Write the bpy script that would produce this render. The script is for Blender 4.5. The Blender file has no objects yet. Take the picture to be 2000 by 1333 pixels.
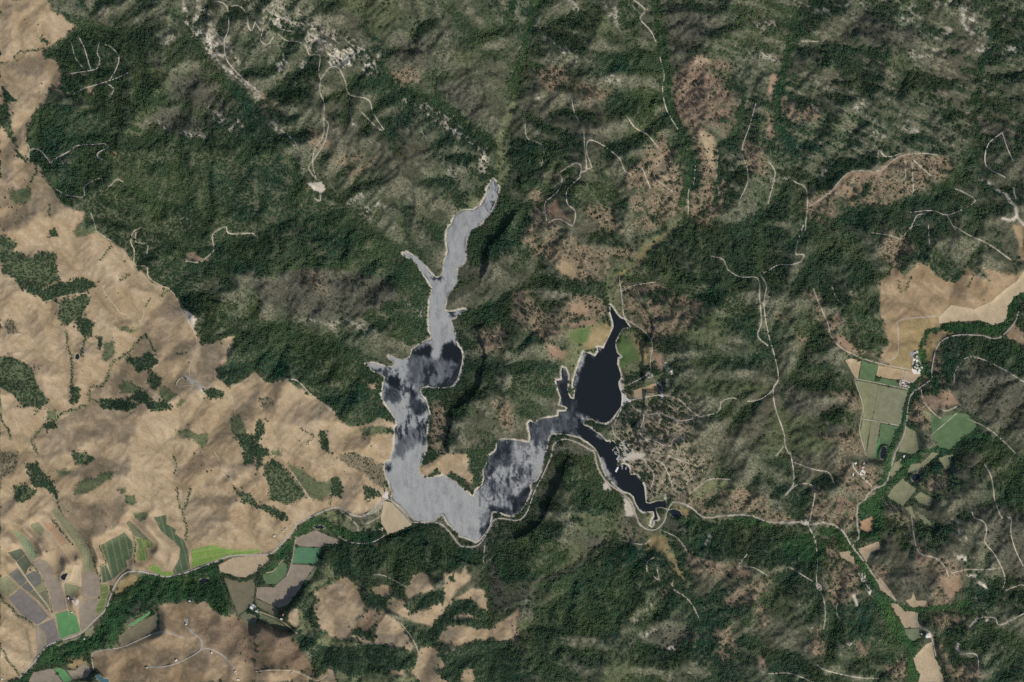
# A reservoir among oak hills, seen from high above.  1 unit = 1 metre, north = +Y.
import bpy, math, heapq, random, time
import numpy as np
from mathutils import Vector
from mathutils.geometry import delaunay_2d_cdt
T0 = time.time()
SC = bpy.context.scene
COL = SC.collection
rng = np.random.default_rng(7)
random.seed(7)
PX = 5.5                                   # metres per survey unit (2000 x 1333 units cover the place)

# ------------------------------------------------------------------ camera, sky, sun, exposure
cam_d = bpy.data.cameras.new('survey_camera')
cam = bpy.data.objects.new('survey_camera', cam_d)
COL.objects.link(cam)
cam.location = (0, 0, 150000)
cam_d.sensor_width = 36
cam_d.lens = 36 * (150000 - 40) / (2000 * PX)
cam_d.clip_start = 1000
cam_d.clip_end = 400000
SC.camera = cam
SUN_EL, SUN_AZ = math.radians(44), math.radians(138)
W = bpy.data.worlds.new('World')
SC.world = W
W.use_nodes = True
nt = W.node_tree
sky = nt.nodes.new('ShaderNodeTexSky')
sky.sky_type = 'NISHITA'
sky.sun_disc = False
sky.sun_elevation = SUN_EL
sky.sun_rotation = SUN_AZ
nt.links.new(sky.outputs[0], nt.nodes['Background'].inputs[0])
nt.nodes['Background'].inputs[1].default_value = 0.115
sun_d = bpy.data.lights.new('sun', 'SUN')
sun_d.energy = 4.0
sun_d.angle = math.radians(0.53)
sun_d.color = (1.0, 0.95, 0.88)
sun = bpy.data.objects.new('sun', sun_d)
COL.objects.link(sun)
sdir = Vector((math.sin(SUN_AZ) * math.cos(SUN_EL), math.cos(SUN_AZ) * math.cos(SUN_EL), math.sin(SUN_EL)))
sun.rotation_euler = (-sdir).to_track_quat('-Z', 'Y').to_euler()
sun.location = sdir * 20000
SC.view_settings.view_transform = 'Standard'
SC.view_settings.look = 'None'
SC.view_settings.exposure = 0.0
SC.view_settings.gamma = 1.0
SC.view_settings.use_curve_mapping = False
SC.render.engine = 'CYCLES'
SC.cycles.use_denoising = False
SC.cycles.max_bounces = 4
SC.cycles.diffuse_bounces = 2

# ------------------------------------------------------------------ survey sheets: every coordinate list below is noted on one of these map sheets
SHEETS = {'p': (0, 0, 1)}
for r, y0 in zip('abc', (0, 440, 883)):
    for c in range(4):
        SHEETS[f'{r}{c+1}'] = (500 * c, y0, 2.962)
SHEETS.update(d1=(0, 1000, 6.667), d2=(180, 1000, 6.664), d3=(0, 1190, 9.09), d4=(420, 1020, 5.796), d5=(1670, 690, 6.35), d6=(1700, 1080, 5.27),
              d7=(1200, 690, 9.873), d8=(1180, 840, 14.81), d9=(720, 940, 12.117), d10=(1640, 880, 10.256), d11=(1680, 660, 9.524), d12=(340, 1180, 8.7125), d13=(100, 1130, 14.81))


def P(s):
    out, sh = [], SHEETS['p']
    for t in s.split():
        if ',' in t:
            a, b = t.split(',')
            out.append((sh[0] + float(a) / sh[2], sh[1] + float(b) / sh[2]))
        else:
            sh = SHEETS[t]
    return np.array(out)


def zs(s):                                  # scale of the sheet a list is noted on
    return SHEETS[s.split()[0]][2]


# ------------------------------------------------------------------ the survey
LAKE = P("""a2 1370,1030 1392,1062 1405,1085 1400,1130 1375,1190 1340,1250 1300,1290 1270,1320 b2 1235,40 1215,75 1212,120 1215,175 1205,215 1185,235
1160,245 1160,275 1165,320 1150,355 1120,385 1103,420 1095,460 1088,490 1105,500 1150,500 1190,490 1215,488 1180,512 1150,535 1122,545 1130,570 1150,620
1158,670 1165,700 1185,720 1195,760 1190,800 1175,850 1165,895 1135,930 1080,940 1020,940 990,928 960,940 945,955 955,985 980,1010 995,1060 1005,1110
990,1150 985,1220 985,1280 970,1333 c2 968,10 955,60 935,90 950,130 990,155 1040,148 1080,138 1120,155 1160,180 1200,220 1240,255 1257,265 1270,230
1310,190 1322,150 1315,110 1335,70 1342,30 b2 1365,1325 1390,1300 1397,1250 1420,1238 1475,1243 b3 50,1250 100,1262 108,1230 100,1190 93,1150 105,1135
130,1145 170,1120 230,1115 270,1105 270,1080 310,1078 322,1058 300,1045 275,1040 285,1000 270,960 255,900 275,900 290,895 285,850 290,825 310,830 325,870
322,910 320,960 335,1000 360,1008 365,960 352,930 358,890 370,850 390,800 405,760 415,735 450,745 480,760 500,735 495,705 530,715 545,680 570,630 588,590
585,560 570,510 570,460 590,490 610,520 630,540 650,545 670,575 685,595 650,590 630,610 615,640 600,670 598,700 608,740 630,760 612,765 608,800 625,850
632,880 615,910 620,940 632,970 635,1010 630,1050 600,1090 570,1130 540,1145 490,1140 465,1120 430,1120 410,1140 412,1158 450,1170 480,1195 510,1215
d8 20,290 60,345 180,340 240,325 290,345 320,400 335,490 370,570 410,640 420,700 400,760 350,860 400,890 375,950 375,1020 430,1040 490,1025 540,995 600,995
680,1050 740,1130 735,1250 740,1300 900,1300 c3 720,130 745,160 765,200 770,250 775,295 800,300 840,285 880,285 888,250 890,320 895,330 870,320 830,325
835,350 845,390 820,400 812,430 805,425 810,395 825,375 820,345 790,345 760,348 735,330 715,295 705,260 680,238 640,225 600,195 575,165 550,140 530,100
515,50 495,0 b3 480,1290 440,1255 390,1225 340,1213 280,1205 225,1208 208,1235 200,1290 c3 192,0 185,50 165,110 140,160 100,190 108,220 95,260 75,300
50,340 20,365 0,372 c2 1440,360 1400,345 1365,345 1358,380 1350,430 1325,470 1290,510 1270,518 1230,500 1180,485 1150,450 1110,410 1085,362 1070,360
1040,385 1010,405 960,405 920,400 880,360 840,320 800,285 785,270 790,240 775,200 770,170 755,150 745,110 745,65 780,50 785,20 b2 800,1290 805,1230
800,1180 820,1150 800,1110 770,1060 735,1010 728,985 735,940 740,900 750,880 720,860 680,845 640,810 630,800 680,798 730,815 790,825 800,800 770,770
765,755 800,770 850,780 890,765 905,720 940,695 970,675 1015,660 1003,600 998,540 1005,430 1020,360 990,310 950,260 920,210 865,180 850,165 870,158
930,185 970,230 1010,280 1045,308 1070,295 1085,270 1090,210 1110,150 1100,90 1105,20 a2 1130,1300 1150,1250 1190,1220 1260,1215 1300,1190 1330,1140
1340,1090""")

# wind on the water: 1 = ruffled, 0 = calm
WIND = [(.36, "b2 900,700 1060,780 1000,920 940,950 880,900 870,780"), (.42, "b2 1060,780 1140,790 1150,840 1060,920 990,930"), (0, "b2 910,740 960,690 1010,685 1015,740 1005,760 930,765"),
        (0, "b2 1060,760 1090,690 1150,680 1200,720 1205,800 1130,795 1060,780"), (.05, "b2 1200,780 1175,900 1120,945 1000,945 1060,905 1120,870 1150,800"),
        (0, "b2 760,880 790,855 840,900 850,945 780,950 750,920"), (.25, "b2 740,950 830,945 850,1000 780,1020 735,1010"), (.15, "b2 890,960 940,955 930,1000 985,1030 995,1070 930,1100 900,1060 885,1000"),
        (.45, "b2 930,1150 990,1140 985,1260 930,1270 860,1333 790,1333 800,1280 830,1250 800,1190 870,1210"), (0, "b2 675,815 725,830 730,858 680,845"), (0, "b2 1000,300 1045,335 1070,320 1050,300"),
        (.1, "b2 1105,500 1155,500 1145,535 1120,540"), (.05, "c2 745,60 785,60 780,100 745,105"), (.3, "c2 1330,60 1370,10 1420,0 1481,10 1481,60 1400,100 1340,150 1310,180"),
        (.1, "b2 1397,1235 1481,1235 1481,1300 1400,1333 1360,1333"), (.12, "c2 1290,500 1355,380 1360,440 1320,490"), (.05, "c3 0,375 90,310 112,220 95,180 60,240 0,290"), (.1, "c2 1365,345 1481,380 1481,340 1400,310 1340,300"),
        (.33, "b3 90,1130 330,1070 400,1150 390,1230 230,1200 190,1290 100,1240"), (0, "b3 345,1000 420,720 480,770 620,720 660,900 650,1060 560,1160 470,1130 420,1110 360,1100"), (0, "b3 480,770 620,800 600,690 700,600 560,430 560,600"), (0, "b3 380,1110 420,1150 520,1230 640,1250 620,1333 490,1340 420,1250 370,1190"),
        (.12, "b3 240,890 290,810 340,870 340,1010 380,1020 360,1110 300,1060 270,1000"), (0, "c3 495,-40 640,-10 700,110 760,180 780,290 900,240 900,340 830,450 780,360 600,200")]

# main water courses: list, width of the green corridor, start and end height
CREEKS = [("p 775,1042 740,1040 700,1048 650,1050 610,1045 565,1068 530,1110 500,1115 440,1125 380,1130 300,1130 240,1160 205,1220 150,1262 100,1285 30,1325", -42, -72),
          ("p 966,345 985,310 990,270 996,230 1002,180 1015,120 1030,60 1042,0", 1, 80), ("p 1197,600 1192,540 1240,505 1300,450 1340,425 1345,380 1355,320 1335,260 1310,190 1295,100 1280,0", 1, 125),
          ("p 1340,425 1395,400 1398,330 1405,290 1440,255 1455,190 1430,150", 22, 100), ("p 1340,425 1440,450 1500,400 1550,340 1550,310 1520,250 1515,200 1530,130 1550,50 1560,0", 22, 150),
          ("p 1550,340 1600,430 1700,405 1800,390 1880,330 1905,250 1905,130 1925,100 1945,0", 50, 190),
          ("p 1297,985 1330,1000 1400,1015 1450,1020 1530,1035 1600,1060 1655,1068 1700,1000 1740,950 1765,890 1772,800 1790,740 1805,690 1805,650 1850,638 1920,645 1965,620 1990,575 2000,570", 1, 80),
          ("p 1655,1068 1690,1110 1710,1150 1740,1200 1775,1250 1785,1300 1785,1333", 30, 75), ("p 1740,950 1790,895 1850,880 1920,850 2000,890", 45, 110),
          ("p 1710,1170 1760,1190 1820,1188 1890,1172 1960,1130 2000,1120", 40, 130), ("p 852,553 790,490 740,460 680,420 600,420 520,450 440,480 380,480", 1, 150),
          ("p 725,712 690,690 640,660 560,640 480,640", 1, 120), ("a2 1400,850 1300,790 1150,680 1050,590 900,530 740,420 640,300", 4, 180), ("p 915,607 960,590 1010,560 1040,540", 1, 70),
          ("p 1290,1030 1310,1070 1340,1130 1380,1210 1400,1280 1410,1333", 8, 110), ("p 965,1060 950,1120 955,1200 960,1260", 12, 120), ("c3 280,700 420,620 480,560 640,520", 130, 14),
          ("c1 330,330 300,200 220,60 b1 220,1333 190,1240 300,1150 480,1060 520,960 620,890 740,720 980,375", -50, 60), ("c1 1090,520 1060,350 1015,200 1000,20", -50, 20),
          ("a1 1481,640 1300,440 1150,250 1080,100", 120, 230), ("p 0,125 60,100 110,90 150,62 250,60", 60, 140), ("b4 0,660 60,900 100,1100 130,1333 c4 150,150 200,400", 140, 20)]

# land cover painted in order: class, list (a leading number = a strip of that width on its sheet)
LAND = """
gray|a1 980,450 1150,400 1250,500 1300,600 1100,570 1000,560
gray|a1 830,680 1000,600 1180,680 1180,770 950,750
gray|a2 1050,480 1200,500 1330,640 1250,720 1130,620
gray|a2 800,230 1000,200 1000,420 850,380
gray|b2 0,300 250,250 500,270 760,310 850,430 700,470 560,540 300,540 0,420
gray|a3 900,20 1050,60 1200,150 1050,290 930,300 890,150
gray|a4 500,60 700,90 880,200 800,290 600,240 480,180
gray|b4 1090,800 1200,760 1300,800 1481,920 1481,1200 1250,1130 1180,1080 1090,1040 1060,930
gray|b4 60,950 300,1050 480,1130 480,1200 300,1220 100,1180
gray|c4 760,620 860,660 900,800 860,860 760,760
gray|c4 1150,300 1481,330 1481,720 1300,600
gray|c3 760,1040 960,960 1100,1100 900,1160
gray|c2 1330,600 1481,640 1481,900 1400,900 1360,720
gray|c3 0,620 200,620 200,560 500,480 560,520 260,760
oliveb|a1 820,400 980,380 980,470 850,460
oliveb|a2 440,0 800,0 820,150 760,200 690,200 640,100 600,70 450,40
oliveb|a2 1130,280 1250,300 1240,380 1150,370
oliveb|a3 400,60 560,60 600,200 470,240 400,150
oliveb|a3 680,690 780,760 740,800 680,760
oliveb|b3 840,480 1080,470 1280,620 1150,680 900,640
oliveb|b3 980,900 1200,920 1481,900 1481,960 1250,960 1030,1000
oliveb|b4 0,1060 300,1130 420,1250 200,1333 0,1333
oliveb|c3 260,520 400,540 420,600 280,700 200,720
oliveb|c3 380,340 600,400 650,460 520,500 400,420
oliveb|c3 540,1190 740,1150 700,1260 680,1333 520,1333
oliveb|c3 280,790 500,800 480,860 330,870
oliveb|c3 0,760 120,770 60,830 0,830
oliveb|c3 300,1290 520,1290 540,1333 280,1333
oliveb|c3 40,960 120,1000 120,1100 40,1080
oliveb|c4 0,800 90,800 140,880 120,960 40,960 0,900
oliveb|c3 480,1130 580,1110 560,1160 500,1170
forest|a1 180,680 330,590 520,640 720,710 860,770 1130,800 1300,790 1481,770 1481,1333 500,1333 490,1230 380,1190 290,1040 200,940 170,780
forest|a1 300,60 500,100 760,200 760,450 600,600 420,560 330,520 380,440 330,300 440,180
forest|a1 760,480 930,460 980,560 880,680 780,720
forest|b1 560,0 1481,0 1481,260 1200,330 1050,380 900,330 790,230 650,80
forest|b1 1050,400 1200,420 1400,460 1300,560 1200,680 1160,660 1130,560
forest|b1 1481,600 1380,680 1310,790 1300,880 1380,920 1481,840
forest|b2 0,120 200,60 480,0 640,40 780,110 900,200 960,270 1010,330 1000,420 820,400 760,310 500,250 250,240 100,300 0,300
forest|b2 0,540 200,590 350,640 490,660 580,780 700,860 740,900 730,1000 800,1110 700,1130 520,1160 400,1030 250,940 100,900 0,850
forest|b2 560,520 850,430 1000,440 1000,660 900,700 760,640 700,590
forest|b2 1240,40 1481,0 1481,180 1300,230 1230,250 1220,180
forest|b2 1200,520 1350,440 1400,600 1250,560
forest|b2 960,960 1180,940 1250,1100 1100,1100 1010,1050
forest|a2 420,1180 560,1290 700,1333 0,1333 0,850 200,900 280,1050
forest|a2 560,520 640,430 740,430 800,470 720,560
forest|a2 1300,900 1481,1100 1481,1333 1300,1333 1400,1180
forest|a3 0,880 180,830 330,840 360,1000 150,990 0,1010
forest|a3 0,1010 220,1040 250,1120 0,1100
forest|a3 310,1050 560,1060 650,1180 560,1200 400,1210 330,1180
forest|a3 420,480 500,400 700,330 830,330 840,440 560,400
forest|a3 560,590 720,510 850,520 800,760 660,660
forest|a3 600,0 740,40 740,260 650,250
forest|b3 0,100 90,90 110,240 0,300
forest|b3 170,300 330,320 560,460 480,420 260,370 150,340
forest|b3 0,820 230,820 260,1000 0,960
forest|b3 860,270 1100,260 1420,500 1420,600 1250,520 1000,400 870,360
forest|b3 940,60 1100,130 1250,180 1440,90 1481,60 1481,180 1300,190 1000,160
forest|b3 840,1010 1020,1050 1000,1110 880,1060
forest|b4 100,520 250,600 340,760 200,700
forest|b4 200,820 330,790 480,900 500,960 300,950
forest|b4 330,340 480,420 640,560 680,620 640,780 500,690 420,500
forest|b4 420,1060 500,1090 500,1170 400,1160 300,1100
forest|b4 990,690 1080,640 1200,640 1320,660 1400,680 1481,720 1481,890 1300,800 1180,760 1100,800 1080,900 1040,920 1000,830
forest|b4 1290,1230 1481,1333 1200,1333 1180,1290
forest|b4 960,300 1080,330 1140,260 1040,180 960,130 830,150
forest|c2 380,560 500,520 640,540 750,480 880,430 1000,410 1100,440 1180,540 1290,570 1340,600 1320,650 1150,660 1090,700 1000,700 880,700 720,690 560,740 470,700 380,620
forest|c2 1340,480 1400,420 1481,400 1481,760 1420,760 1360,600
forest|c3 280,0 480,20 530,150 560,230 640,260 650,340 600,400 380,330 300,200
forest|c3 0,420 200,470 350,600 250,700 120,740 0,740
forest|c3 110,760 260,740 480,620 640,560 760,560 800,640 700,760 700,900 580,1040 480,1070 340,1060 300,900
forest|c3 120,880 300,900 320,1050 300,1230 180,1140 120,1040
forest|c3 0,1170 120,1180 200,1260 0,1333
forest|c3 880,440 1040,500 1260,450 1330,600 1180,640 1060,600
forest|c3 1020,880 1120,830 1260,940 1300,1040 1160,1050 1180,1160 1000,1180 960,1100 1120,1090
forest|c3 1380,830 1481,800 1481,1000 1330,1010 1260,900
forest|c4 0,480 120,520 220,640 240,700 0,620
forest|c4 1300,60 1481,120 1481,330 1340,260
forest|c4 900,120 980,60 1040,160 1000,300 900,240
forest|c4 240,1000 560,960 720,1100 780,1120 700,1200 480,1180 400,1100
forest|c4 950,1060 1080,1030 1300,1010 1380,1080 1200,1130 1000,1140
forest|c4 1060,820 1150,760 1330,830 1300,930 1100,930
forest|a4 390,950 620,920 700,930 480,980 360,1090 320,1130 280,1100
forest|90 a4 440,1250 620,1200 760,1190 1000,1130 1100,960 1200,880
forest|70 a2 700,380 740,420 900,530 1050,590 1150,680 1300,790 1400,850
forest|60 a1 1080,100 1200,400 1400,560 1481,640
forest|45 a4 1320,0 1310,250 1240,350 1210,430 1190,700 1200,800
forest|40 a4 430,300 620,300 760,420 900,450
forest|40 a3 420,900 560,1060 650,1200
sav|a3 680,1000 780,850 850,780 950,900 1000,1060 1010,1180 920,1250 830,1333 730,1333 700,1200 680,1080
grassp|a3 820,930 870,900 920,970 880,1010 930,1050 860,1040
sav|a3 1010,680 1100,740 1180,800 1190,1000 1240,1040 1200,1250 1180,1300 1020,1290 1030,1100 1070,1080 1090,950 1010,780
grassp|a3 1080,760 1170,800 1185,990 1150,1000 1120,870
sav|a3 1340,790 1420,780 1480,900 1480,1010 1380,980 1330,850
sav|a3 150,380 330,380 350,520 170,520
sav|a3 340,500 500,500 600,560 400,590
red|a3 920,480 1050,300 1150,340 1260,370 1250,430 1180,420 1240,520 1270,650 1200,740 1080,740 980,680 920,560
red|a3 1200,560 1260,560 1300,690 1210,770
grassp|a3 1060,310 1130,330 1140,370 1060,370
sav|a3 80,1090 160,1130 250,1230 250,1333 60,1333 90,1200
sav|a3 410,1210 520,1200 640,1333 520,1333
grassr|a3 205,1180 260,1165 300,1240 330,1280 250,1260 210,1240
sav|a4 230,1190 400,1080 480,990 650,990 770,890 800,910 1000,900 1060,980 1020,1050 920,1020 900,1110 860,1120 700,1180 560,1190 490,1190 440,1150 380,1280 280,1320 240,1280
grassr|22 a4 280,1180 400,1080 480,1005 640,1010 760,910
grassr|16 a4 540,1010 540,1100
grassr|18 a4 440,1090 480,1130 495,1190
forest|a4 470,1080 530,1120 520,1180 500,1100
forest|22 a4 430,1180 540,1150 570,1080
grassr|a4 20,420 60,440 40,540 0,560
grassr|a4 50,700 120,760 135,850 70,780
sav|a4 0,560 100,560 260,600 300,680 150,700
grassr|a4 0,660 20,700 40,800 0,790
sav|b3 20,60 200,30 300,60 400,90 560,130 700,110 720,170 600,210 560,260 520,340 420,330 280,280 250,200 100,180
grassp|b3 260,240 320,215 370,260 380,310 300,300
sav|b3 0,400 100,380 150,480 300,560 300,640 200,700 100,650 0,560
sav|b3 290,590 450,530 540,490 540,420 420,400 330,440 300,540
grassr|b3 330,460 420,450 440,500 380,530
grassr|b3 200,690 300,720 360,760 330,790 220,760
sav|b3 640,430 760,440 930,420 1080,450 1120,500 1000,620 850,690 700,560 640,520
sav|b3 540,300 640,310 860,330 900,380 700,420 640,380
paledust|b3 660,1060 800,1010 980,1030 1080,1100 1020,1333 700,1333 620,1230 590,1150
savd|b3 860,960 980,920 1040,1000 1000,1080 900,1000
paledust|c3 620,60 760,0 1000,0 1150,40 1120,90 1030,240 930,290 880,250 790,290 760,170
sav|c3 940,300 1060,200 1250,170 1380,250 1480,260 1480,370 1330,360 1130,380 1000,310
oliveg|c3 1030,240 1150,160 1240,160 1290,220 1150,240 1050,280
sav|c3 1000,560 1100,620 1300,660 1400,700 1300,760 1100,720 1010,660
sav|c3 1300,780 1481,720 1481,800 1330,950 1230,870
sav|c3 1170,1030 1280,1020 1310,1180 1250,1260 1180,1170
sav|c3 1400,880 1481,860 1481,1000 1400,1020
savd|c3 640,420 760,450 800,520 660,530
red|c3 850,820 930,790 920,830 860,850
sav|c4 0,330 100,350 180,390 250,300 350,250 450,260 540,270 520,400 440,450 300,400 0,410
red|c4 250,200 330,210 320,250 240,260
red|c4 350,260 440,280 420,380 340,350
sav|c4 400,60 620,120 650,220 520,260 380,190
sav|c4 840,560 1000,600 1120,700 1100,850 1000,920 920,880 980,740 880,650
grassr|c4 1000,730 1110,720 1120,800 1060,850 990,760
red|c4 850,570 920,560 930,610 860,670
red|c4 990,620 1050,630 1040,680 1000,670
sav|c4 950,920 1100,930 1180,980 1000,1020 920,980
sav|c4 230,1000 330,1030 320,1250 270,1250
red|c4 500,1110 570,1110 570,1170 510,1180
sav|c4 330,560 400,520 420,640 330,660
sav|c4 600,640 720,680 680,740 640,720
sav|c4 330,680 520,640 540,800 400,900 330,880
sav|c4 700,1220 830,1160 820,1320 700,1300
sav|c4 1050,1240 1240,1240 1230,1333 1050,1333
sav|c4 950,1040 1000,1080 1060,1300 1000,1260
sav|c4 880,160 1000,110 1060,240 950,240
savd|c4 670,270 760,310 830,400 830,560 700,480
sav|b4 180,380 260,380 350,560 410,520 400,600 360,650 480,640 500,700 640,760 640,790 520,760 400,700 280,520
sav|b4 640,0 800,60 860,150 760,260 640,180
sav|b4 140,640 210,660 200,700 260,790 150,690
sav|b4 290,960 500,960 540,1050 500,1090 420,1000
sav|b4 240,1200 520,1200 560,1333 420,1333 380,1240
sav|b4 380,1220 480,1180 470,1230
sav|b4 830,1000 950,990 930,1200 830,1130
sav|b4 960,700 1010,720 1020,900 940,940
red|b4 40,520 100,520 90,580 50,560
sav|b2 1260,580 1380,560 1440,640 1380,760 1260,700
red|b2 1280,670 1390,670 1380,730 1280,740
sav|b2 1010,1010 1100,1060 1130,1200 1050,1333 990,1300 1010,1150
sav|b2 1390,1000 1481,980 1481,1180 1400,1150
sav|b2 300,260 380,260 420,380 320,350
sav|a2 0,520 100,530 110,620 60,660
sav|a2 300,730 420,770 430,850 350,860 300,800
sav|a2 780,420 930,400 950,480 850,500
sav|a2 430,920 600,880 620,920 480,960
sav|a2 520,1000 690,900 660,980 540,1040
sav|a2 790,850 850,870 840,910
grass|p 0,0 a1 290,0 295,70 350,85 390,120 455,155 390,185 380,210 340,240 270,290 250,330 330,360 370,430 360,470 375,500 310,510 420,550 330,530 290,520 280,570 260,600 200,660 170,720 150,800 175,880 180,940 240,970 280,1040 330,1130 380,1200 440,1230 495,1230 470,1300 440,1333 b1 560,40 620,80 660,110 720,140 760,190 790,235 830,270 870,320 920,350 980,370 1020,420 1050,480 1100,560 1130,610 1160,680 1210,690 1290,660 1370,640 1330,720 1310,790 1260,830 1270,900 1330,930 1400,915 1481,850 b2 60,910 140,905 180,890 250,950 320,980 400,1040 440,1060 500,1140 560,1170 620,1150 720,1120 790,1130 805,1170 800,1290 785,1333 c2 750,60 740,180 765,240 740,290 640,360 560,370 480,325 400,330 330,370 250,420 190,490 120,560 0,600 c1 1340,600 1230,640 1000,720 950,725 870,700 800,690 730,700 680,740 640,800 600,920 540,985 460,1050 360,1090 280,1125 220,1180 130,1300 0,1333
grassb|c1 535,1160 680,1120 920,1040 920,880 1210,870 1220,900 1310,950 1360,940 1380,970 1481,980 1481,1333 640,1333 540,1250
brown|c2 0,985 120,1020 190,1050 230,1100 280,1170 350,1270 330,1300 230,1260 100,1250 0,1270
grassb|c2 0,1270 230,1260 340,1320 440,1240 470,1333 0,1333
brown|c1 1120,970 1310,960 1481,1000 1481,1230 1280,1160 1200,1130 1170,1050
grassb|c1 1040,1150 1060,1090 1100,1070 1160,1090 1140,1160 1060,1200
grass|c2 340,800 400,790 470,740 490,720 530,730 560,760 600,770 600,830 640,880 630,930 580,960 590,1000 560,1050 500,1085 430,1070 370,1030 340,960 330,900 355,860 330,820
brown|c2 630,910 760,905 770,960 700,1010 620,1060 580,1010 600,960
brown|c2 680,1060 780,1030 800,1070 700,1100
grass|c2 200,870 240,860 250,900 240,950 250,1000 220,1020 180,980 200,920
grass|c2 680,790 740,770 790,790 780,840 720,845 675,815
grass|c2 900,720 940,695 1000,715 1010,760 1030,790 960,820 880,850 860,830 880,770
grass|80 c2 800,890 900,940 1000,960 1080,880 1120,800 1150,740
grass|c2 1090,705 1180,715 1215,660 1240,720 1250,750 1150,800 1090,790
grass|c2 1150,850 1250,790 1320,800 1350,900 1340,930 1290,880 1200,845
grass|c2 1130,950 1200,930 1290,940 1270,970 1190,970
grass|c2 1050,1090 1100,1010 1180,1000 1290,1020 1340,1020 1380,1030 1380,1080 1300,1085 1200,1120 1100,1110
grass|c2 1370,1010 1400,990 1481,940 1481,1080 1420,1100 1380,1080
grass|c2 700,1010 770,930 800,960 850,1010 920,1130 900,1150 800,1120 690,1110
grass|c2 540,1060 620,1070 700,1110 640,1110
grass|c2 950,1130 1040,1130 1100,1200 1090,1260 1110,1333 950,1333 900,1270 930,1220
grass|c2 1200,1260 1250,1250 1270,1333 1180,1333
grass|c2 750,1250 850,1260 860,1290 800,1290
grass|c2 620,1150 650,1120 640,1180
grass|c2 755,1165 790,1175 770,1195
grass|c2 1310,1235 1370,1230 1380,1250 1330,1255
grass|c2 400,1290 440,1230 460,1333 400,1333
oliveg|c2 470,1250 700,1280 850,1300 920,1300 930,1333 480,1333
oliveg|c2 250,910 290,960 340,1010 430,1080 560,1110 600,1130 440,1140 320,1080 240,1020
oliveg|c2 390,620 460,680 470,760 340,800 270,830 350,720
grassr|c3 0,940 40,910 50,940 20,1000 40,1040 20,1100 40,1140 0,1110
grass|c2 945,90 980,60 1040,20 1100,10 1220,10 1235,50 1220,110 1270,140 1270,180 1220,170 1170,140 1100,125 1060,135 1050,90 1000,120 990,150 950,130
grassb|b4 640,430 640,330 700,290 720,240 760,250 790,300 840,250 870,215 930,230 970,290 1020,320 1080,330 1150,250 1200,290 1260,310 1290,300 1220,240 1330,270 1440,290 1481,260 1481,400 1440,400 1400,470 1380,560 1330,580 1220,550 1130,560 1000,570 940,590 900,630 905,700 880,730 840,730 830,830 900,850 880,880 850,900 820,880 640,810 660,740 700,680 670,580 650,500
grasso|b4 760,570 980,530 985,590 900,640 900,720 840,730 830,830 700,800 750,740
grasso|b4 910,640 980,610 1060,600 1110,625 1040,650 990,690 960,760 940,820 910,820 900,740
grasso|b4 860,900 900,880 940,870 945,900 900,930 860,930
grassr|b4 890,990 1000,960 1060,960 1100,1040 1020,1070 1000,1050 970,1080 900,1020
grassb|b4 1380,640 1420,570 1481,620 1481,700 1400,670
grassb|b4 1410,0 1481,0 1481,200 1450,200 1450,100
grassr|b4 370,650 430,640 500,700 470,740
grassr|b4 350,560 410,510 400,600 360,610
valley|c1 190,1250 240,1160 300,1110 460,1070 540,1040 590,980 620,880 680,830 780,770 830,710 960,730 1110,690 1240,640 1270,740 1330,850 1350,910 1310,945 1220,890 1130,850 1000,860 900,880 800,850 740,940 700,1050 640,1140 540,1150 400,1220 280,1230
valley|c1 110,1310 200,1260 180,1333 100,1333
valley|c2 80,700 40,720 60,680 110,600 200,480 300,390 360,370 420,400 480,430 560,460 640,470 720,480 700,520 620,530 500,500 430,460 340,450 230,490 200,560 160,620
valley|c2 680,420 720,400 740,440 690,450
grasso|c1 670,830 680,740 740,720 800,710 800,770 700,830
grasso|c1 380,1190 490,1200 520,1240 400,1250
oliveg|c2 360,370 430,340 520,390 560,440 480,420
valley|78 d5 830,0 850,100 870,230 780,310 710,420 650,580 620,750 560,900 500,1020 440,1180 380,1330
valley|125 d10 980,0 960,150 950,350 900,520 850,640
valley|140 d10 1600,150 1430,200 1330,250 1260,400 1130,540 1000,650 880,760 780,900 650,1100
valley|c4 520,300 640,230 670,260 660,400 690,460 650,520 560,500 510,520 480,550 530,480 570,470 610,400 600,370 530,390
valley|46 c4 480,550 560,650 610,760 640,850 700,930 760,1020 830,1100 850,1200 860,1290 840,1333
valley|c4 640,850 700,900 770,1030 850,1120 850,1333 800,1320 810,1150 720,1060 650,940
valley|28 c4 640,840 760,890 860,910 960,905 1080,890 1150,860
valley|c4 60,520 200,480 270,480 275,650 220,650 100,580
valley|c4 285,530 330,530 330,620 285,640
valley|c4 280,450 390,425 450,480 480,560 410,570 380,490 310,480
valley|25 b4 890,830 880,740 905,660 930,610 1040,585
valley|58 b4 1040,585 1130,600 1210,590 1290,620 1350,590 1390,530 1440,420 1481,400
valley|32 b4 870,1310 900,1300 1050,1300 1120,1240 1200,1210 1290,1240
creek|44 a4 150,80 170,160 120,300 90,450 60,550 50,650 60,720 140,850 150,950
creek|52 a3 830,0 850,150 880,300 890,500
creek|48 a3 890,520 930,680 1000,820 1040,950 1020,1080 980,1180
creek|25 a3 1330,480 1340,600 1300,750 1210,830 1200,1000 1180,1180
creek|36 a3 130,0 100,150 60,330 20,450 0,520
creek|36 a2 1481,0 1450,150
valley|45 c3 930,350 1010,400 1150,430 1250,420 1400,390 1481,440
oliveg|c3 1010,400 1100,380 1250,390 1350,410 1300,450 1100,450
valley|40 b4 940,850 960,900 970,960
oliveg|40 a2 1481,600 1420,760 1400,820 1440,920
oliveg|a2 1381,960 1460,920 1481,960 1430,1080 1420,1130 1390,1060
oliveg|a2 1190,1220 1250,1150 1300,1160 1260,1210
oliveg|c3 770,460 880,450 930,560 990,740 1040,800 980,740 900,580 800,560
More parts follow.
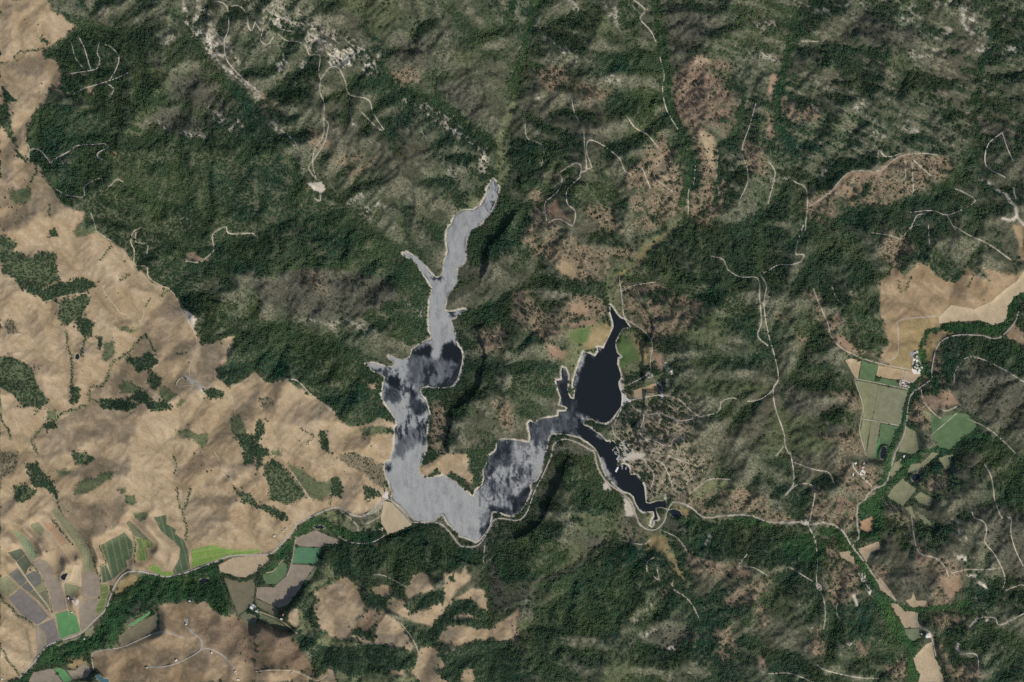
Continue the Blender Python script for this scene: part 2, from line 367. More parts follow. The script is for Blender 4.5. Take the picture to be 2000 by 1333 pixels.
grasso|c3 800,480 880,480 900,560 980,680 990,740 950,700 890,580 780,560
oliveg|b3 550,290 620,240 720,200 760,90 880,60 930,0 960,0 880,100 800,150 740,240 700,290 620,300 640,520 580,470 550,400
grasso|b3 700,220 760,130 790,120 750,230
marsh|b3 570,290 620,250 690,250 660,290
oliveg|b3 290,590 480,540 580,590 545,680 490,705 410,740 390,800 340,980 325,870 290,820 330,690
grasso|b3 400,640 540,560 585,600 530,690 420,720
grassr|b3 300,570 500,540 480,580 340,600
marsh|b3 340,640 390,590 460,600 440,670 400,690
oliveg|b3 640,600 700,600 790,700 800,780 750,850 650,860 610,760
grasso|b3 700,620 790,700 795,780 750,830 740,740
marsh|b3 600,690 640,640 690,660 720,730 750,780 680,790 640,830 610,760
grassr|b3 800,700 870,760 880,840 820,830
oliveg|c3 730,330 830,350 850,400 880,340 900,360 860,440 780,440
grasso|c3 940,310 1040,350 1020,400 980,370
oliveg|34 b3 575,420 580,320 640,265 720,215 790,110 900,40 960,-20
grasso|11 b3 600,300 710,240 780,130 900,50
oliveg|22 a2 1400,960 1430,880 1405,800 1430,730 1470,640 1490,560
pale|40 b3 620,880 620,960 640,1020
pale|c3 520,170 560,170 580,220 530,220
pale|c3 640,260 690,300 710,370 660,370
pale|c3 610,60 640,0 780,0 760,40 680,50
rocks|170 a2 20,40 250,150 480,270 660,370
rocks|90 a1 1170,0 1240,250 1460,480
rocks|60 a2 960,620 1150,760 1320,960
rock|60 a2 50,120 200,180 400,230 480,280 600,330 700,390
rock|a2 410,300 540,300 570,400 430,410
rock|30 a2 200,250 150,420 120,450
rock|26 a2 290,340 240,490
rock|36 a2 120,710 200,800 240,850
rock|26 a2 540,1165 620,1110
rock|26 a2 600,1215 680,1190 780,1200
rock|14 a2 970,600 1060,670 1100,700
rock|18 a2 1130,745 1220,820 1290,900 1310,980
rock|20 a2 1090,940 1150,1030
rock|18 a2 860,590 930,690
rock|20 a2 560,640 580,730
rock|30 a2 860,700 940,740
rock|40 a1 1080,0 1100,150 1200,240 1290,350 1400,480 1481,540
rock|12 a1 1150,0 1160,200
rock|14 a1 940,222 1000,208
rock|18 a1 830,700 970,740 1080,780 1180,770
rocks|60 a1 1200,600 1260,690 1400,720
rock|30 a1 310,970 400,910
rock|14 a4 260,50 440,30 560,40 700,75 790,90 830,140 930,230
rock|50 a4 1010,20 1090,20 1170,110 1240,200 1260,260
rock|26 a4 1240,300 1180,200 1100,80
rock|40 a4 1370,310 1481,270
rock|16 a4 920,0 950,40
rock|30 a4 970,220 1050,180
rock|22 a4 810,60 850,40
rocks|60 a4 850,300 1000,340
rock|26 a4 240,590 290,650
rock|24 a4 500,600 550,630
rock|22 a4 800,750 850,780
rock|30 a4 600,770 670,810
rock|22 a4 0,1040 60,1020 100,1020
rock|28 a4 280,1030 320,990
rock|30 a4 1220,1030 1280,1070
pale|15 a4 1320,1100 1370,1130 1420,1200 1440,1250 1400,1280 1350,1270
pale|9 a4 1415,1080 1420,1150
pale|14 a4 1440,1250 1481,1300
rock|40 a3 160,150 300,280 400,370
rock|40 a3 60,630 140,580
rock|30 a3 340,10 390,70
rock|18 a3 60,300 90,220
rock|24 a3 700,10 770,60
rock|24 a3 560,460 610,490
rock|14 a3 560,0 620,180
rock|20 a3 1070,90 1140,140
rocks|50 a3 1350,100 1481,150
rocks|40 a3 1400,290 1481,340
rock|24 c4 1030,400 1110,410
rock|20 c4 1080,480 1160,520
rock|30 c4 1090,610 1160,630
rock|24 c4 1200,860 1280,900
rock|30 c4 1180,1000 1300,960
rock|24 c4 1260,1090 1320,1070
rock|24 c4 1300,1130 1360,1140
pale|26 c4 1225,755 1250,790
pale|14 c4 1160,715 1200,715
pale|14 c4 490,830 510,880
pale|18 c4 1100,1100 1105,1140
rock|30 c4 430,1120 470,1140
pale|16 c3 900,1140 940,1140
rock|16 c3 770,1045 830,1020
rock|14 c3 1020,1290 1030,1333
pale|16 c3 1140,490 1120,540
rocks|26 c3 720,970 800,870
grassr|c3 1310,680 1380,700 1370,730 1310,720
grassr|20 c3 1230,870 1270,850
grassr|30 c3 1440,1190 1460,1250
pale|b1 1060,490 1090,510 1140,545 1115,600 1080,560
pale|26 b1 1080,880 1150,930 1190,960
rock|14 b2 300,550 450,580 560,560 690,595
rock|22 b2 880,450 950,520
rock|16 b2 430,1080 480,1130
grassr|b2 650,920 700,905 695,950 670,960
grassr|b2 1000,640 960,680 1010,670
grassr|b1 1075,180 1110,155 1200,200 1250,180 1180,215 1090,205
pale|a2 305,1065 380,1050 410,1105 380,1130 330,1105
grassr|a1 640,895 670,885 700,915 650,910
grassr|a1 510,505 545,505 540,540 515,535
grassr|a2 390,810 430,810 420,860
pale|d9 300,420 380,240 460,240 460,420
grasso|d9 460,130 530,120 545,380 480,400
"""

# groves and brush patches standing on the dry grass: class | list | label
GROVES = """
mixed|b1 0,50 50,60 110,110 80,150 130,170 180,200 230,160 330,170 320,230 340,270 350,330 300,340 190,400 120,360 100,310 30,280 0,200|large oak grove with olive brush on the west tan hills, below the round green patch
oak|b1 200,390 330,345 430,320 500,310 560,350 500,375 330,430 260,450|long dark oak grove lying across the tan slope above a pale track
mixed|b1 345,445 500,400 520,430 490,500 470,550 380,580 345,540|square block of green brush just below a pale track on tan slope
oak|b1 440,560 500,530 540,570 530,640 490,640 450,600|dark oak grove at the foot of the square brush block
mixed|b1 0,760 60,760 150,800 190,830 210,910 240,960 280,1010 250,1050 190,1050 140,1050 100,1000 30,950 0,930|broad mixed oak and brush grove on the western ridge of the tan hills
oak|b1 560,650 590,650 590,700 570,720|small upright oak clump beside a larger olive brush patch
olive|b1 600,690 660,660 660,740 620,800 580,780 600,730|olive brush patch with oaks at its rim between two gullies
oak|b1 720,770 830,770 860,730 920,790 860,830 800,850 760,800|dark oak grove spreading east from a gully fork
mixed|b1 870,840 940,890 940,920 900,950 865,930|green grove wedge above the lens of olive brush
olive|b1 690,920 740,890 820,950 820,990 700,970|rounded olive brush patch beside a bare grey slope
oak|b1 740,1010 830,960 870,990 860,1030 820,1030|oaks along the lower rim of the rounded olive brush patch
oak|b1 580,1010 700,1005 800,1040 740,1080 640,1060 600,1060|dense dark oak grove along the north side of a gully
olive|b1 920,960 950,930 1030,980 980,1020 930,1000|teardrop olive brush patch near the end of a gully
oak|b1 850,1020 950,1010 1000,1050 910,1080 860,1060|loose oak grove under the teardrop brush patch
olive|b1 1020,1040 1050,1000 1080,1020 1030,1050|small brush clump at the tip of the long gully grove
olive|b1 680,590 720,580 790,610 770,620 690,605|curved green brush strip on open tan slope
olive|b1 1030,1190 1080,1180 1140,1210 1200,1200 1200,1250 1160,1285 1110,1240 1040,1220|bow shaped olive brush patch on open tan slope
olive|b1 1330,1130 1390,1100 1420,1150 1425,1220 1380,1220 1340,1190|olive brush patch below the end of a white track
oak|b1 1380,1220 1470,1210 1481,1333 1400,1300|oak grove running downhill from the olive patch under a white track
oak|b1 1180,960 1230,940 1300,980 1290,1005 1220,1000|oak grove beside a pale ranch clearing on the tan saddle
oak|b1 1260,820 1310,810 1330,930 1280,900|oak grove at the tan saddle under the forest edge
olive|b1 240,160 320,165 315,180 230,185|narrow green brush strip at the top of the large oak grove
sparse|b1 30,555 80,550 110,620 60,630 30,580|scattered oak ring on the open western slope
oak|b1 420,930 460,940 465,1010 410,1030|oak clump where two gullies meet on the tan hills
olive|b1 270,1080 330,1060 320,1120 270,1130|grey green brush patch by the gully bend
oak|b1 260,1150 310,1135 320,1160 280,1180|dark oak clump on the gully bend
oak|a1 20,500 60,540 90,580 60,600 30,560|slim oak wedge at the west edge below the tan shoulder
mixed|a1 0,610 50,600 60,700 90,780 100,850 60,800 20,740 0,700|tall oak strip in the gully west of the tan shoulder
oak|a1 240,215 290,250 260,255 230,230|oak clump on the northern tan hill
olive|a1 50,1110 110,1100 180,1080 185,1150 150,1190 90,1185 60,1150|round green brush patch on the west tan hill
oak|a1 100,870 170,930 160,945 110,900|oak strip at the end of the forest road
olive|b1 430,40 480,0 550,0 550,50 440,75|green brush wedge under the forest edge
oak|b1 290,45 320,20 345,65 300,70|small oak clump above the green brush strip
mixed|c1 420,0 500,0 560,40 500,70 440,80 430,40|olive brush patch with oaks on its lower side north of the farm fields
olive|c1 320,110 380,100 430,110 350,140|flat green brush strip north of the farm fields
olive|c1 440,200 490,155 560,150 610,120 680,120 640,160 560,200 500,240 420,250|long leaf shaped olive brush patch edged by dark oaks
olive|c1 685,210 720,195 730,230 700,245|upper bead of a pair of olive brush patches
olive|c1 720,250 780,260 795,300 760,315 725,290|lower bead of a pair of olive brush patches
olive|c1 770,360 860,350 860,380 800,410|grey green brush patch above the vineyard
sparse|c1 0,0 110,0 100,90 0,150|loose oak wood on the western tan hill above the fields
oak|c1 150,70 220,60 240,110 300,180 330,230 330,270 280,220 200,200 180,130|oak grove trailing down a gully to the olive strip field
mixed|c1 80,210 150,195 210,220 190,260 100,290|oak and brush grove between two gullies north of the fields
mixed|c1 1360,195 1390,235 1440,235 1481,290 1481,320 1400,280 1370,240|green brush crescent in the gully north of the highway
oak|c1 1410,0 1481,0 1450,70 1410,80|oaks at the head of the gully north of the highway
mixed|c2 0,0 40,0 40,60 0,130|oak grove beside the grey green brush slope
mixed|c2 40,80 100,40 160,90 200,140 260,200 290,260 200,300 90,280 70,180|broad oak and brush grove north of the highway
olive|c2 185,60 280,110 360,170 400,180 450,160 430,240 380,290 300,250 240,180|smooth olive brush slope north of the highway
oak|c2 440,160 480,130 500,180 490,260 440,240|dark oak grove at the east end of the olive brush slope
sparse|c2 480,10 600,20 680,40 690,70 760,60 750,190 680,180 620,120 560,90 490,50|oak wood on the slope just west of the lake above the dam
oak|c2 0,310 60,310 140,340 180,390 150,390 60,345|oak strip in a gully pointing at the highway
oak|c2 620,200 680,210 720,260 640,280|oaks by the dam's west abutment
sparse|b2 20,1000 60,990 110,1030 50,1070|oak grove at the tan saddle west of the lake
oak|b2 365,1190 400,1180 420,1240 430,1320 390,1300|dark oak strip running down the tan slope west of the lake
oak|b2 10,1140 40,1120 50,1180 20,1250 0,1260|oak strip on the tan slope beside a ranch track
oak|b2 0,1270 60,1300 80,1333 0,1333|oak grove where the ranch track meets the gully
olive|b2 80,1310 140,1300 150,1333 90,1333|brush patch at the foot of the oak strip
olive|b2 600,1170 740,1160 800,1190 790,1215 620,1210|brown green brush band above the lake's west shore
oak|b2 750,1180 800,1180 795,1210 755,1205|small oak grove on the lake's west shore
oak|c2 650,820 760,850 780,890 700,905 640,870|oak grove south of the oval tan clearing
oak|c2 870,880 960,830 1080,790 1100,810 1070,870 980,900 900,935 865,900|dark oak grove on the north flank of the tan ridge
oak|c2 950,1060 1060,990 1110,890 1180,850 1260,870 1330,920 1330,980 1270,1010 1200,970 1290,960 1200,920 1120,950 1060,1050 1000,1120|long hooked oak grove south of the tan ridge
mixed|c2 850,990 920,1020 980,1110 940,1150 900,1080|grey green brush wedge on the tan ridge
oak|c2 1060,1170 1180,1140 1280,1090 1440,1100 1481,1200 1481,1333 1290,1333 1250,1240 1150,1250 1100,1220|large dark oak wood at the south end of the tan ridge
oak|c2 320,1090 440,1140 560,1120 640,1100 780,1120 900,1150 920,1230 820,1260 700,1260 560,1300 450,1240 380,1200|dark oak wood below the round tan hill
oak|c2 1040,1260 1090,1240 1180,1260 1160,1320 1080,1300|oak grove between two tan clearings in the south
oak|c2 180,880 210,850 260,840 300,880 350,960 370,1020 340,1010 290,950 250,900 200,900|oak strip along the foot of the round tan hill
oak|c2 280,1080 330,1130 400,1240 380,1250 310,1170|thin oak strip in the gully east of the brown hill
oak|c2 1110,725 1140,720 1145,745 1115,745|single round oak clump on the tan ridge
oak|c2 1090,125 1160,130 1200,160 1180,175 1120,150|oaks at the tip of the tan peninsula
oak|c2 980,20 1030,0 1080,10 1020,50 970,70|oaks on the tan peninsula's neck
oak|c2 1230,10 1330,20 1320,100 1300,180 1260,200 1250,100|oak wood on the east shore of the tan peninsula
"""
# green gully lines crossing the dry grass: width | list
GULLIES = """14|b1 380,610 400,700 420,800 425,930
12|b1 500,650 480,750 490,760
16|b1 620,890 650,800 760,720 840,640
14|b1 540,940 590,930 620,890
14|b1 520,960 520,1010 580,1020
20|b1 500,1050 400,1070 350,1090 300,1150 250,1170 210,1210 190,1240 210,1290 220,1333
16|b1 840,640 900,740
12|b1 840,470 870,430
16|b1 930,410 980,375
14|b1 700,325 750,290
8|b1 580,200 640,120
14|b1 0,1000 15,1130 50,1190 60,1240
10|b1 1020,740 1080,735
12|b1 200,1100 230,1050
16|c1 0,830 60,900 100,950 160,975 200,1010 265,1050 275,1110
14|a1 85,345 110,300 200,295 300,270 420,190
14|a1 180,1070 220,1000 210,950
8|a1 300,1180 300,1260
8|a1 0,370 50,360
8|c1 1000,20 1020,80 1000,120
10|c1 1015,200 1030,290 1060,350 1080,420 1080,510
12|c1 1110,215 1070,330
10|c1 330,230 340,330
8|c1 350,340 390,410 480,490 520,560 545,640 570,720 580,800 560,900 550,960
8|c1 300,390 340,450 430,540
10|c1 185,640 240,720 265,790 290,880 300,940
10|c1 740,420 775,500 785,570 770,620 790,640
9|c1 575,540 610,640 580,670 580,850
14|c1 0,1130 60,1220 110,1290
20|c1 700,1040 800,960 880,900
10|c1 530,1160 640,1140 720,1125
8|b2 260,1170 340,1220 300,1260
12|b2 520,1320 600,1330
8|b4 640,800 800,840 460,750
12|b4 1160,360 1180,290
12|b4 1190,220 1280,320
10|b4 800,380 830,300
10|b4 755,330 765,390
10|c2 430,310 440,230
8|c2 730,170 740,230"""
# cultivated fields: soil | row angle or - | list | label
FIELDS = """
oliv|-|c1 300,345 330,330 360,370 440,450 490,520 440,540 400,480 340,400|long olive grey strip field curving down from the oak gully
oliv|-|c1 440,542 498,530 530,600 540,688 482,698 478,620|olive grey field below the long curving strip field
taup|-|c1 485,702 545,692 575,740 570,836 480,853 470,800|taupe ploughed field between the barns and the tree lined ditch
taup|-|c1 455,872 565,842 555,960 480,1036 465,1030|taupe ploughed field beside the barns meeting the highway
pgrn|-|d1 165,235 230,260 330,340 400,400 490,580 410,640 330,500 240,370 200,290|pale green leaf shaped field below a tree clump
oliv|-|d1 400,170 500,135 575,240 520,320 460,270 400,200|olive field with a scalloped lower edge
gdrk|-|d1 95,535 270,480 330,550 215,645|dark green field at the head of the central farm track
gdrk|-|d1 215,655 330,560 415,690 360,740 330,825|dark grey green field between the farm track and the pale green field
dark|-|d1 105,820 225,735 352,900 270,972|dark grey field west of the central farm track
dark|-|d1 335,830 440,770 520,820 550,920 450,985 372,900|dark rounded field inside the bend of the ditch
oliv|-|d1 0,880 90,835 240,980 100,1110 0,1040|olive square field at the western fence line
dark|-|d1 283,980 360,912 440,1010 370,1050|small dark field pinched between two farm tracks
oliv|-|d1 455,990 560,930 590,1005 500,1058|small olive field in the ditch bend
darko|-|d1 500,1068 590,1020 652,1230|thin olive wedge field ending at the farm yard
darko|-|d1 380,1055 455,1020 640,1250 600,1280 500,1160|narrow dark olive strip field along the central farm track
purp|-|c1 50,850 115,790 210,870 280,950 215,1003 160,960 110,930|large purple grey ploughed field beside the western tree line
purp|-|c1 215,1008 310,967 345,1083 277,1118 260,1040|purple grey ploughed field next to the bright green field
taup|-|c1 203,1012 255,1040 270,1110 215,1172 207,1080|small taupe field between the ditch and the tan hill
taup|-|d1 425,670 500,620 580,630 650,700 700,850 780,885 820,1060 880,1255 700,1308 650,1100 600,950 540,820|long taupe ploughed field running down to the bright green field
tan|-|d1 582,240 660,290 750,470 650,490 600,380 550,315|tan stubble field along the upper farm lane
oran|-|d1 540,130 700,170 760,290 860,400 780,440 720,330 680,270 590,210|orange brown fallow field beside the upper farm lane
tanb|-|d1 760,460 860,410 950,460 990,520 940,645 840,570|brown fallow field at the lane junction
tanb|-|d1 660,500 750,482 785,570 765,760 700,800 650,640|tan brown fallow field above the dark farm pond
straw|80|d1 900,905 960,690 1050,700 1060,980|straw coloured hay field with cut rows beside the farm pond
oliv|-|d1 830,955 860,930 1050,990 950,1110 840,1070|olive field just above the barns
brig|-|c1 320,940 395,920 440,952 465,1038 347,1083|bright green irrigated field beside the highway
vine|-12|d2 105,438 418,268 515,382 535,520 505,608 440,640 455,715 268,885 203,680|large dark green vineyard block with pale cross alleys
vine|-12|d2 112,732 180,690 262,885 133,930|small vineyard block at the corner of the large one
grns|80|d2 122,945 200,955 208,1060 150,1285 62,1330 42,1270 110,1135|bright olive green strip of vines beside the highway bend
vine|-|d2 448,150 488,115 790,412 740,382 560,322 522,280|dark orchard wedge pointing uphill
grns|-12|d2 562,345 700,352 795,420 780,475 700,470 728,600 690,648 592,640 572,560 600,450|olive green vineyard block east of the ditch
lime|75|d2 722,742 790,685 850,705 925,785 1038,775 1055,838 960,845 860,818|pale green vineyard band along the highway curve
vine|-15|d2 800,72 968,42 968,160 1095,232 1080,290 1195,372 1245,500 1275,745 1072,825 1045,772 1133,600 1143,480 1062,390 900,260|crescent of dark green vines wrapped round a bare tan knoll
lime|80|c1 1110,567 1230,537 1300,560 1400,572 1481,572 d4 70,285 300,305 480,305 525,345 380,365 130,395 0,440 c1 1340,592 1230,632 1107,676|long lime green vineyard along the north side of the highway
tan|60|d4 35,490 200,402 600,373 608,430 480,550 340,628 240,618 60,560|tan eye shaped field with faint rows south of the highway
darkb|-|d4 102,635 280,682 458,645 430,925 262,1055|olive brown wedge field beside the dark creek wood
taup|-|d4 902,182 1140,92 1270,150 1400,205 1388,258 1270,248 1212,286 902,272|taupe ploughed field at the head of the creek terrace
grnb|0|d4 902,284 1208,294 1150,476 872,466|blue green striped crop field on the creek terrace
taup|-|d4 862,482 1138,490 1000,680 960,760 820,938 720,975 462,858 472,738 660,742 800,620|large bent taupe ploughed field on the creek terrace
gree|-|d4 545,592 620,592 770,452 818,490 800,600 690,708 580,698 542,640|dark green kidney shaped field by the creek wood
grnp|-|d4 1142,496 1148,540 1080,648 995,705 1012,672|narrow grey green field under the forest edge
darkb|-|d4 457,870 718,988 700,1066 472,958|dark brown strip field above the ranch house lane
vine|-|d4 502,1034 700,1114 855,1218 720,1222 640,1160 502,1100|dark green orchard strip below the ranch house lane
darko|-|d4 282,1070 340,1014 486,1082 410,1206|grey olive paddock beside the white sheds
darkb|-|c1 685,1062 908,932 913,1033 682,1122|dark olive field sloping up from the creek wood
brig|-|c1 752,1000 868,922 868,940 762,1010|small bright green lawn between creek wood and dark olive field
taup|-|d3 582,1132 720,1102 930,1056 1105,1300 505,1300|taupe field at the south edge below the creek wood
brig|-|d3 945,1058 1060,1048 1150,1092 1285,1268 1130,1300|bright green strip between two taupe fields in the south
taup|-|d3 1185,1092 1330,1092 1500,962 1638,1082 1540,1215 1292,1256|taupe field with a curved upper edge near the blue pond
oliv|-|d3 1495,400 1650,285 1690,420 1600,505 1505,480|olive corner field between the highway and the creek wood
oliv|-|d3 965,642 1400,495 1428,530 1200,588 1040,678|thin olive strip along the south side of the highway
tan|-|b4 445,782 485,772 538,787 520,888 502,885|pale tan field at the head of the eastern farm
gree|-|d5 82,97 283,152 262,270 230,358 48,318|green alfalfa square beside the pale tan field
tanb|-|d5 292,155 603,212 590,326 480,326 272,288|brown fallow field along the eastern farm lane
tan|-|d5 612,218 848,262 770,308 720,376 602,338|tan paddock beside the eastern farm yard
gree|-|d5 345,314 543,352 533,418 232,363|narrow green field above the eastern lane
oliv|80|d5 12,343 287,392 212,818 97,803 62,500|olive green field with faint rows at the eastern farm
olta|-|d5 292,398 655,468 608,650 568,878 520,898 217,823|large speckled olive tan field beside the eastern creek
oliv|80|d5 97,818 198,833 122,1278 58,1010|olive strip field at the foot of the reddish hill
olta|80|d5 202,833 312,860 240,1308 142,1298|olive tan strip field with long rows
gree|-|d5 320,873 536,913 490,1018 430,1155 320,1148 302,1080|dull green field beside the eastern creek wood
brig|-|d5 300,1040 318,1148 290,1318 238,1308 262,1150|bright green narrow strip next to the dark farm pond
gree|-|b4 942,1083 1000,1122 1088,1087 1150,1092 1213,1170 1120,1238 1050,1298 992,1288 952,1220 942,1150|large green meadow with a pale lane across it
oliv|-|b4 895,1072 935,1085 960,1105 950,1140 920,1130|olive field at the top corner of the large green meadow
oliv|-|b4 795,1162 850,1192 872,1288 850,1328 755,1310|grey olive field beside the creek junction
oliv|-|c4 692,260 720,207 780,152 858,217 780,313 702,270|olive diamond field east of the creek wood
oliv|-|c4 722,148 778,82 760,52 732,62 705,130|olive wedge field between two arms of the creek wood
oliv|-|c4 800,112 830,72 890,62 950,2 985,8 892,102 832,140|grey olive field curving past the round dark pond
oliv|-|c4 845,260 880,232 958,270 938,313 882,300|olive triangle field below the round dark pond
oliv|-|c4 982,32 1108,2 1060,32 1050,90 1027,105|olive triangle field among oaks east of the creek
oliv|-|c4 790,322 828,312 858,400 832,370|thin olive field in the side valley
grnp|-|c4 842,332 900,372 968,430 960,448 900,412|narrow green grey field along the oak strip of the side valley
tan|-|d6 205,522 280,527 340,592 463,612 498,768 352,773 270,640|tan hay field in the southern valley above a greenish paddock
grnp|-|d6 352,787 495,782 518,878 440,908 382,878|greenish paddock beside the southern farm yard
straw|82|d6 440,1080 560,952 635,912 660,1080 730,1200 758,1330 492,1330 515,1250 470,1200|large straw coloured hay field at the southern end of the valley
tan|-|d6 360,490 418,472 440,402 468,490 578,492 560,550 430,563|tan arrowhead field above the creek bend
tan|-|d6 70,282 100,252 200,382 268,488 200,448 100,380|thin tan field along the southern valley road
tan|-|c4 520,562 640,517 650,560 592,580 570,640|tan wedge field beside the valley road bridge
tan|-|c4 412,582 470,572 498,610 498,650 422,610|tan sliver field west of the southern creek wood
oran|-|c4 532,402 610,372 603,460 570,463 532,440|orange tan field enclosed by the creek wood
straw|-|b4 987,532 1060,462 1120,472 1190,487 1290,442 1370,372 1440,322 1481,265 1481,388 1430,410 1388,470 1378,553 1300,578 1222,548 1120,558 987,568|long straw coloured cut hay field in the eastern valley
tanb|-|d7 375,720 800,580 850,700 830,780 560,870 370,850|brown meadow between the lake beach and the car park
"""
SOIL = dict(olta=(.178, .178, .108), oliv=(.185, .185, .105), taup=(.22, .182, .136), pgrn=(.19, .225, .13), gdrk=(.085, .10, .065), dark=(.115, .115, .095), darko=(.13, .13, .085), purp=(.155, .138, .124),
            tan=(.33, .255, .165), oran=(.33, .21, .12), tanb=(.33, .245, .145), straw=(.40, .315, .20), brig=(.09, .205, .08), vine=(.12, .13, .075), grns=(.17, .19, .075),
            lime=(.19, .24, .08), darkb=(.14, .125, .08), grnb=(.09, .155, .09), gree=(.09, .14, .065), grnp=(.15, .17, .10))
CROP = dict(vine=(.045, .095, .045), grns=(.09, .15, .045), lime=(.14, .25, .045), straw=(.425, .335, .215), tan=(.345, .27, .175), oliv=(.165, .175, .09), taup=(.21, .17, .125), grnb=(.06, .175, .085))

ROADS = """
highway|2.3|c1 110,1310 200,1210 270,1125 360,1090 465,1050 550,970 610,910 640,830 680,745 730,700 800,690 870,705 950,722 1000,718 1100,690 1230,640 1340,602 1481,597 c2 80,590 130,550 190,485 250,410 340,365 440,325 500,330 560,365 620,370 680,330 740,280|pale highway running past the farm fields up to the dam
highway|1.8|c2 940,405 1020,405 1080,425 1140,490 1180,540 1240,550 1290,535 1330,480 1370,400 1420,385 1481,395 c3 50,390 90,340 130,230 180,130 220,40 b3 232,1320 240,1270 290,1240 340,1245 400,1270 450,1300 c3 475,0 490,70 520,140 580,200 640,240 690,290 715,360 740,420 790,450 840,445 880,400 900,340 930,290|lakeshore road following the southern bank of the lake
highway|1.9|c3 930,290 980,295 1040,325 1100,375 1150,380 1230,370 1330,365 1400,375 1481,405 c4 100,410 180,405 230,420 320,410 390,430 440,470 480,540 500,565 560,640 600,700 650,770 740,860|valley road from the lake inlet into the eastern valley
highway|1.6|c4 490,545 525,490 515,400 520,300 550,290 600,220 680,180 720,60 b4 740,1310 790,1200 820,1000 880,940 945,890 945,850 960,760 985,690 1040,650 1120,635 1240,640 1330,655 1420,570 1450,500|road along the eastern creek past the green meadow
highway|1.5|c4 860,930 870,1000 930,1040 950,1090 970,1180|lane from the creek crossing to the southern hay field
highway|1.6|c2 620,370 680,350 720,320 735,270|service road climbing the dam's west side
highway|1.4|c1 540,1260 530,1180 560,1155 640,1140 720,1125 910,1045 1000,1055 1070,1080|lane skirting the brown hills south of the creek wood
highway|1.7|c1 1080,1010 1110,1040 1165,1090 1155,1150 1050,1210 960,1240 860,1245|driveway linking the hilltop houses on the brown hills
highway|1.7|c1 1155,1150 1200,1135 1280,1170 1350,1240 1370,1290|driveway to the twin houses at the south edge
"""
